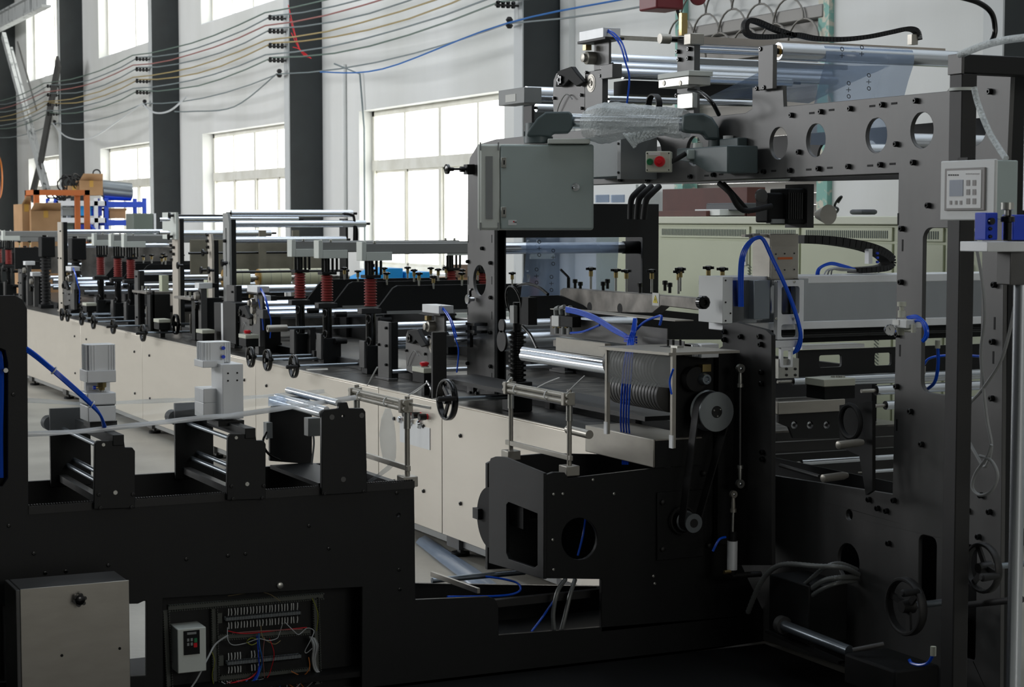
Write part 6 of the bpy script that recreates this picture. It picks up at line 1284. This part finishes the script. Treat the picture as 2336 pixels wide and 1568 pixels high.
# crane rail beam, diagonal braces
T = thing('rail_beam', 'pale steel rail beam high up between the two leftmost columns', 'beam', (8.3, 43, 6.3))
M().box(8.15, 8.35, 39.8, 48.5, 6.25, 6.3).put(T, 'bottom_flange', 'column_flange'); M().box(8.24, 8.26, 39.8, 48.5, 6.3, 6.6).put(T, 'web', 'column_flange'); M().box(8.15, 8.35, 39.8, 48.5, 6.6, 6.64).put(T, 'top_flange', 'column_flange')
T = thing('diagonal_brace', 'crossed steel braces leaning in front of the far left window', 'brace', (8.3, 43.5, 0))
XB = 8.35; pp = lambda x, y: pX(x, y, XB)
M().bar(pp(8, 80), pp(104, 432), .16, .09, (1, 0, 0)).put(T, 'brace_bar', 'column_flange'); M().bar(pp(26, 110), pp(112, 432), .07, .05, (1, 0, 0)).put(T, 'brace_rod', 'column_flange'); M().bar(pp(134, 140), pp(92, 374), .34, .05, (1, 0, 0)).put(T, 'brace_flat', 'oxide'); M().bar(pp(92, 374), pp(72, 450), .30, .05, (1, 0, 0)).put(T, 'brace_flat', 'oxide'); M().bar(pp(40, 95), pp(84, 252), .03, .03, (1, 0, 0)).put(T, 'stay', 'oxide')
T = thing('coiled_hose', 'loop of orange yellow hose hung on the far left column', 'hose', pX(2, 420, 8.2)); M().torus(pX(-4, 405, 8.2), (1, 0, 0), .5, .02, 30, 6).put(T, 'loop', 'wire_orange'); M().torus(pX(-6, 430, 8.15), (1, 0, 0), .3, .018, 30, 6).put(T, 'loop', 'wire_red')
# shelving far left
YR = 29.0
def P(px, py): return pY(px, py, YR)
T = thing('storage_rack', 'blue and white storage rack standing before the far windows', 'rack', (P(230, 560).x, YR, 0))
for px in (128, 176, 219, 243, 330):
    q = P(px, 455); c = 'rack_blue' if px in (128, 243, 330) else 'rack_white'; top = q.z + (.02)
    for dy in (0, .6): M().box(q.x - .03, q.x + .03, YR + dy, YR + dy + .05, 0, top).put(T, 'upright', c)
for py, c in ((458, 'rack_white'), (497, 'rack_white'), (540, 'rack_white')): a = P(128, py); b = P(243, py); M().box(a.x, b.x, YR, YR + .64, a.z - .08, a.z).put(T, 'shelf', c, bev=.005)
for py in (460, 502, 545): a = P(243, py); b = P(330, py); M().box(a.x, b.x, YR - .01, YR + .03, a.z - .09, a.z).put(T, 'beam', 'rack_blue', bev=.004); M().box(a.x, b.x, YR + .6, YR + .64, a.z - .09, a.z).box(a.x, b.x, YR + .03, YR + .6, a.z - .04, a.z - .02).put(T, 'beam', 'rack_blue')
M().bar(P(303, 525), P(275, 553), .03, .05, (0, 1, 0)).put(T, 'diagonal', 'rack_blue'); M().bar(P(198, 505), P(220, 528), .03, .04, (0, 1, 0)).put(T, 'diagonal', 'rack_blue')
for i, (x0, y0, x1_, y1_, mt, lab) in enumerate(((185, 470, 212, 494, 'crate_blue', 'bright blue crate on the upper shelf of the storage rack'), (212, 468, 236, 494, 'blue_plastic', 'dark blue bin beside the bright blue crate'), (145, 472, 172, 494, 'grey_plastic', 'grey bin at the left of the upper rack shelf'), (252, 475, 290, 500, 'cardboard', 'cardboard box on the right upper shelf of the rack'), (150, 508, 172, 535, 'green_grey', 'greenish bin on the middle rack shelf'), (182, 512, 214, 536, 'blue_plastic', 'blue bin on the middle rack shelf'))):
    T = thing('storage_bin', lab, 'bin', P((x0 + x1_) / 2, y1_)); a = P(x0, y0); b = P(x1_, y1_)
    M().box(a.x, b.x, YR + .08, YR + .5, b.z + .01, a.z).put(T, 'body', mt, bev=.008); M().box(a.x - .015, b.x + .015, YR + .065, YR + .515, a.z - .04, a.z).put(T, 'rim', mt, bev=.004)
def carton(x0, y0, x1_, y1_, Y, lab, d=.5, flaps=True):
    a = pY(x0, y0, Y); b = pY(x1_, y1_, Y); b.z = 0 if Y < 27 else b.z; T = thing('cardboard_box', lab, 'box', ((a.x + b.x) / 2, Y, b.z)); M().box(a.x, b.x, Y, Y + d, b.z, a.z).put(T, 'body', 'cardboard', bev=.004)
    M().box((a.x + b.x) / 2 - .03, (a.x + b.x) / 2 + .03, Y - .003, Y + d, a.z - .1, a.z + .002).put(T, 'tape', 'amber')
    if flaps: M().add([(a.x, Y, a.z), (b.x, Y, a.z), (b.x - .03, Y - .14, a.z + .10), (a.x + .03, Y - .14, a.z + .10)], [(0, 1, 2, 3)]).put(T, 'flap', 'cardboard', solid=.006)
    return T
carton(182, 412, 235, 446, YR + .05, 'open cardboard box on top of the storage rack'); carton(155, 424, 184, 448, YR + .1, 'smaller cardboard box left of the open one on the rack', .3, False)
T = thing('film_rolls', 'grey and blue rolls lying on top of the rack right of the cardboard box', 'rolls', P(270, 450))
for k, (a, b, r, mt) in enumerate((((238, 424), (306, 432), .10, 'roller_dull'), ((240, 436), (308, 442), .09, 'roller_dull'), ((243, 448), (306, 450), .06, 'blue_plastic'))): M().cyl(P(*a) + V((0, .2, 0)), P(*b) + V((0, .2, 0)), r, 16).put(T, 'roll', mt)
T = thing('wire_coil', 'tangled black wire coils on top of the storage rack', 'wire coil', P(165, 415))
for k in range(9): M().torus(P(155 + k * 4, 420 - 6 * math.sin(k)) + V((0, .2, 0)), (math.sin(k * 2), math.cos(k * 1.3), .4), .12 + .03 * math.sin(k * 3), .012, 20, 5).put(T, 'coil', 'black_rubber')
M().torus(P(224, 395) + V((0, .1, 0)), (.3, 1, .2), .055, .012, 18, 5).put(T, 'ring', 'black_rubber')
for k in range(5): M().torus(P(112 + k * 8, 447) + V((0, -.3, 0)), (math.sin(k), .4, 1), .10, .012, 18, 5).put(T, 'coil', 'black_rubber')
YO = 26.0
T = thing('orange_frame', 'orange painted steel frame standing in front of the storage rack', 'frame', (pY(140, 500, YO).x, YO, 0)); a = pY(84, 433, YO); b = pY(199, 436, YO); t = .07
for x in (a.x, b.x):
    for dy in (0, .6): M().box(x - t / 2, x + t / 2, YO + dy, YO + dy + t, 0, a.z).put(T, 'leg', 'orange_paint')
M().box(a.x - t / 2, b.x + t / 2, YO, YO + t, a.z - t, a.z).put(T, 'top_bar', 'orange_paint'); M().box(a.x - t / 2, b.x + t / 2, YO + .6, YO + .6 + t, a.z - t, a.z).put(T, 'top_bar', 'orange_paint')
for x in (a.x, b.x): M().box(x - t / 2, x + t / 2, YO + t, YO + .6, a.z - t, a.z).put(T, 'side_bar', 'orange_paint')
carton(50, 466, 72, 560, 25.4, 'tall cardboard box left of the orange frame', .6); carton(70, 480, 140, 560, 25.3, 'large cardboard box inside the orange frame', .6)
T = thing('panel_board', 'grey green upright cabinet standing right of the storage rack', 'cabinet', (pY(325, 520, 24).x, 24, 0)); a = pY(304, 487, 24); b = pY(350, 560, 24)
M().box(a.x, b.x, 24, 24.4, 0, a.z).put(T, 'body', 'green_grey', bev=.01); M().box(b.x + .01, b.x + .04, 24, 24.05, 0, a.z).put(T, 'edge_post', 'rack_white')
# things by the large window
T = thing('crate_stack', 'bright blue plastic crates in front of the large window', 'crates', pY(890, 640, 17)); a = pY(815, 645, 17); b = pY(920, 612, 17); c = pY(978, 645, 17)
M().plY([(a.x, a.z - .3), (a.x, a.z), (pY(885, 614, 17).x, b.z), (b.x, b.z), (b.x, a.z - .3)], 17, 17.5).put(T, 'tilted_crate', 'crate_blue', bev=.01); M().box(b.x + .02, c.x, 16.9, 17.4, a.z - .3, pY(950, 620, 17).z).put(T, 'crate', 'crate_blue', bev=.01)
M().box(a.x - .3, c.x + 1.0, 16.8, 17.6, a.z - .36, a.z - .31).put(T, 'table_top', 'cabinet_light', bev=.005)
for x in (a.x - .25, c.x + .9):
    for y in (16.85, 17.5): M().box(x, x + .05, y, y + .05, 0, a.z - .36).put(T, 'table_leg', 'oxide_dark')
q = pY(1040, 640, 16.95)
T = thing('cardboard_box', 'open brown cardboard box right of the blue crates', 'box', (q.x, 16.95, a.z - .31)); M().box(q.x - .16, q.x + .2, 16.85, 17.25, a.z - .31, q.z + .03).put(T, 'body', 'cardboard'); M().add([(q.x - .16, 16.85, q.z + .03), (q.x + .2, 16.85, q.z + .03), (q.x + .2, 16.95, q.z + .16), (q.x - .08, 16.95, q.z + .16)], [(0, 1, 2, 3)]).put(T, 'flap', 'cardboard_dark', solid=.008)
# cream electrical cabinets
XE = 6.7
T = thing('large_cabinet', 'long cream electrical cabinet with vent strips and two handle plates', 'cabinet', pX(1770, 620, XE)); a = pX(1360, 505, XE); b = pX(2280, 492, XE); zt = pX(1770, 494, XE).z
M().box(XE, XE + .6, b.y, a.y, .1, zt - .05).put(T, 'body', 'cream', bev=.004); M().box(XE - .03, XE + .63, b.y - .03, a.y + .03, zt - .05, zt).put(T, 'roof', 'cream_light', bev=.006); M().box(XE + .02, XE + .58, b.y + .02, a.y - .02, 0, .1).put(T, 'plinth', 'oxide_dark')
cuts = [1505, 1716, 1830, 2043, 2160, 2278]; 
for x0, x1_ in zip(cuts, cuts[1:]):
    ya, yb_ = pX(x1_, 560, XE).y, pX(x0, 560, XE).y; o = M().box(XE - .018, XE, ya + .01, yb_ - .01, .16, zt - .16).put(T, 'door', 'cream', bev=.004)
    M().box(XE - .012, XE, ya + .02, yb_ - .02, zt - .145, zt - .065).put(T, 'vent_panel', 'cream', bev=.002); m = M(); y = ya + .06
    while y < yb_ - .06: m.box(XE - .015, XE - .011, y, y + .008, zt - .13, zt - .085); y += .02
    m.put(o, 'louvre', 'green_grey', kind='stuff')
for px in (1697, 1737): M().gx(px - 4, 562, px + 4, 606, XE - .03, .012).put(T, 'handle_plate', 'white_plastic', bev=.002); M().gx(px - 1.5, 588, px + 1.5, 597, XE - .034, .006).put(T, 'handle', 'black_gloss')
m = M(); 
for px in (1716, 2008):
    z = .9
    while z < 1.5: q = pX(px, 600, XE); m.bar((XE - .021, q.y - .02, z), (XE - .021, q.y + .02, z + .02), .003, .006, (1, 0, 0)); z += .02
m.put(T, 'slanted_vents', 'green_grey', kind='stuff')
q = pX(2216, 612, XE); o = M().lathe(q - V((.02, 0, 0)), (-1, 0, 0), [(0, .03), (.02, .03), (.02, .022), (.01, .022)], 20).put(T, 'socket_ring', 'white_plastic'); M().lathe(q - V((.03, 0, 0)), (-1, 0, 0), [(0, .022), (.004, .022)], 20).put(o, 'socket_face', 'blue_plastic')
T = thing('wooden_board', 'dark red wooden boards stacked upright on the cream cabinet', 'boards', pX(1600, 480, XE)); a = pX(1498, 432, XE + .3); b = pX(1690, 480, XE + .3); M().box(XE + .35, XE + .5, b.y, a.y, zt, a.z).put(T, 'board', 'dark_red_wood', bev=.003); M().box(XE + .02, XE + .34, b.y, a.y, zt, zt + .04).put(T, 'board', 'dark_red_wood', bev=.003)
T = thing('document_tray', 'grey tray and papers lying on the cream cabinet beside the red boards', 'tray', pX(1620, 480, XE)); M().gx(1585, 478, 1642, 492, XE + .05, .2).put(T, 'papers', 'white_plastic', bev=.003); M().gx(1610, 464, 1685, 482, XE + .12, .2).put(T, 'tray', 'grey_dark', bev=.01)
T = thing('computer_mouse', 'small dark grey box-shaped device on top of the cream cabinet', 'device', pX(1950, 488, XE)); M().gx(1936, 478, 1967, 490, XE + .1, .12).put(T, 'body', 'grey_dark', bev=.02)
M().tube([pX(1905, 488, XE + .1), pX(1912, 478, XE + .1), pX(1904, 470, XE + .1), pX(1912, 455, XE + .1), pX(1920, 449, XE + .1), pX(1912, 462, XE + .1)], .008, 6).put(T, 'cable', 'black_gloss')
T = thing('wall_board', 'pale sheet board leaning on the wall behind the black conduits', 'board', pX(1420, 460, 8.6)); M().gx(1330, 425, 1450, 520, 8.7, .03).put(T, 'sheet', 'white_plastic'); 
for k in range(2): M().gx(1358 + k * 35, 445, 1388 + k * 35, 462, 8.69, .01).put(T, 'blue_patch', 'film_blue')
T = thing('ceiling_hook', 'dark red hoist block hanging at the top edge above the gantry', 'hoist', pY(1545, 5, 9)); M().fy(1498, -30, 1560, 22, 9, .2).put(T, 'block', 'dark_red_paint', bev=.01); M().lathe(pY(1590, -8, 8.95), (0, -1, 0), [(0, .05), (.02, .05), (.03, .03)], 24).put(T, 'pulley', 'dark_red_paint')
M().cyl(pY(1545, 22, 9.05), pY(1552, 45, 9.05), .01, 8).put(T, 'chain', 'oxide_dark'); M().fy(1500, -3000 if 0 else -260, 1505, -30, 9.1, .02).put(T, 'hanger', 'oxide_dark')
M().fy(1900, 600, 1901, 601, 60, .01) if 0 else None

# ================================================================ GROUPS
GR = {'press_station': 'red-sprung press stations along the bed', 'handwheel': 'black handwheels', 'insulator_rack': 'insulator brackets on the columns', 'spring_post': 'dark ribbed spring posts', 'bed_roller_stand': 'roller stands on the bed',
      'cutter_unit': 'cutter units on the bed', 'valve_unit': 'valve units on the bed', 'slide_stand': 'black slide stands', 'guide_bracket': 'steel guide brackets', 'cardboard_box': 'cardboard boxes', 'storage_bin': 'bins on the storage rack',
      'nip_roller_unit': 'roller units with black motor cover', 'stop_switch_box': 'cream switch boxes', 'clamp_head': 'silver clamp heads', 'adjusting_shaft': 'adjusting shafts', 'air_hoses': 'blue air hoses', 'flexible_conduit': 'flexible conduits', 'cable_chain': 'cable chains'}
for o in SC.objects:
    if o.parent is None and o.get('category') and o.name.split('.')[0] in GR and not o.get('group'): o['group'] = GR[o.name.split('.')[0]]
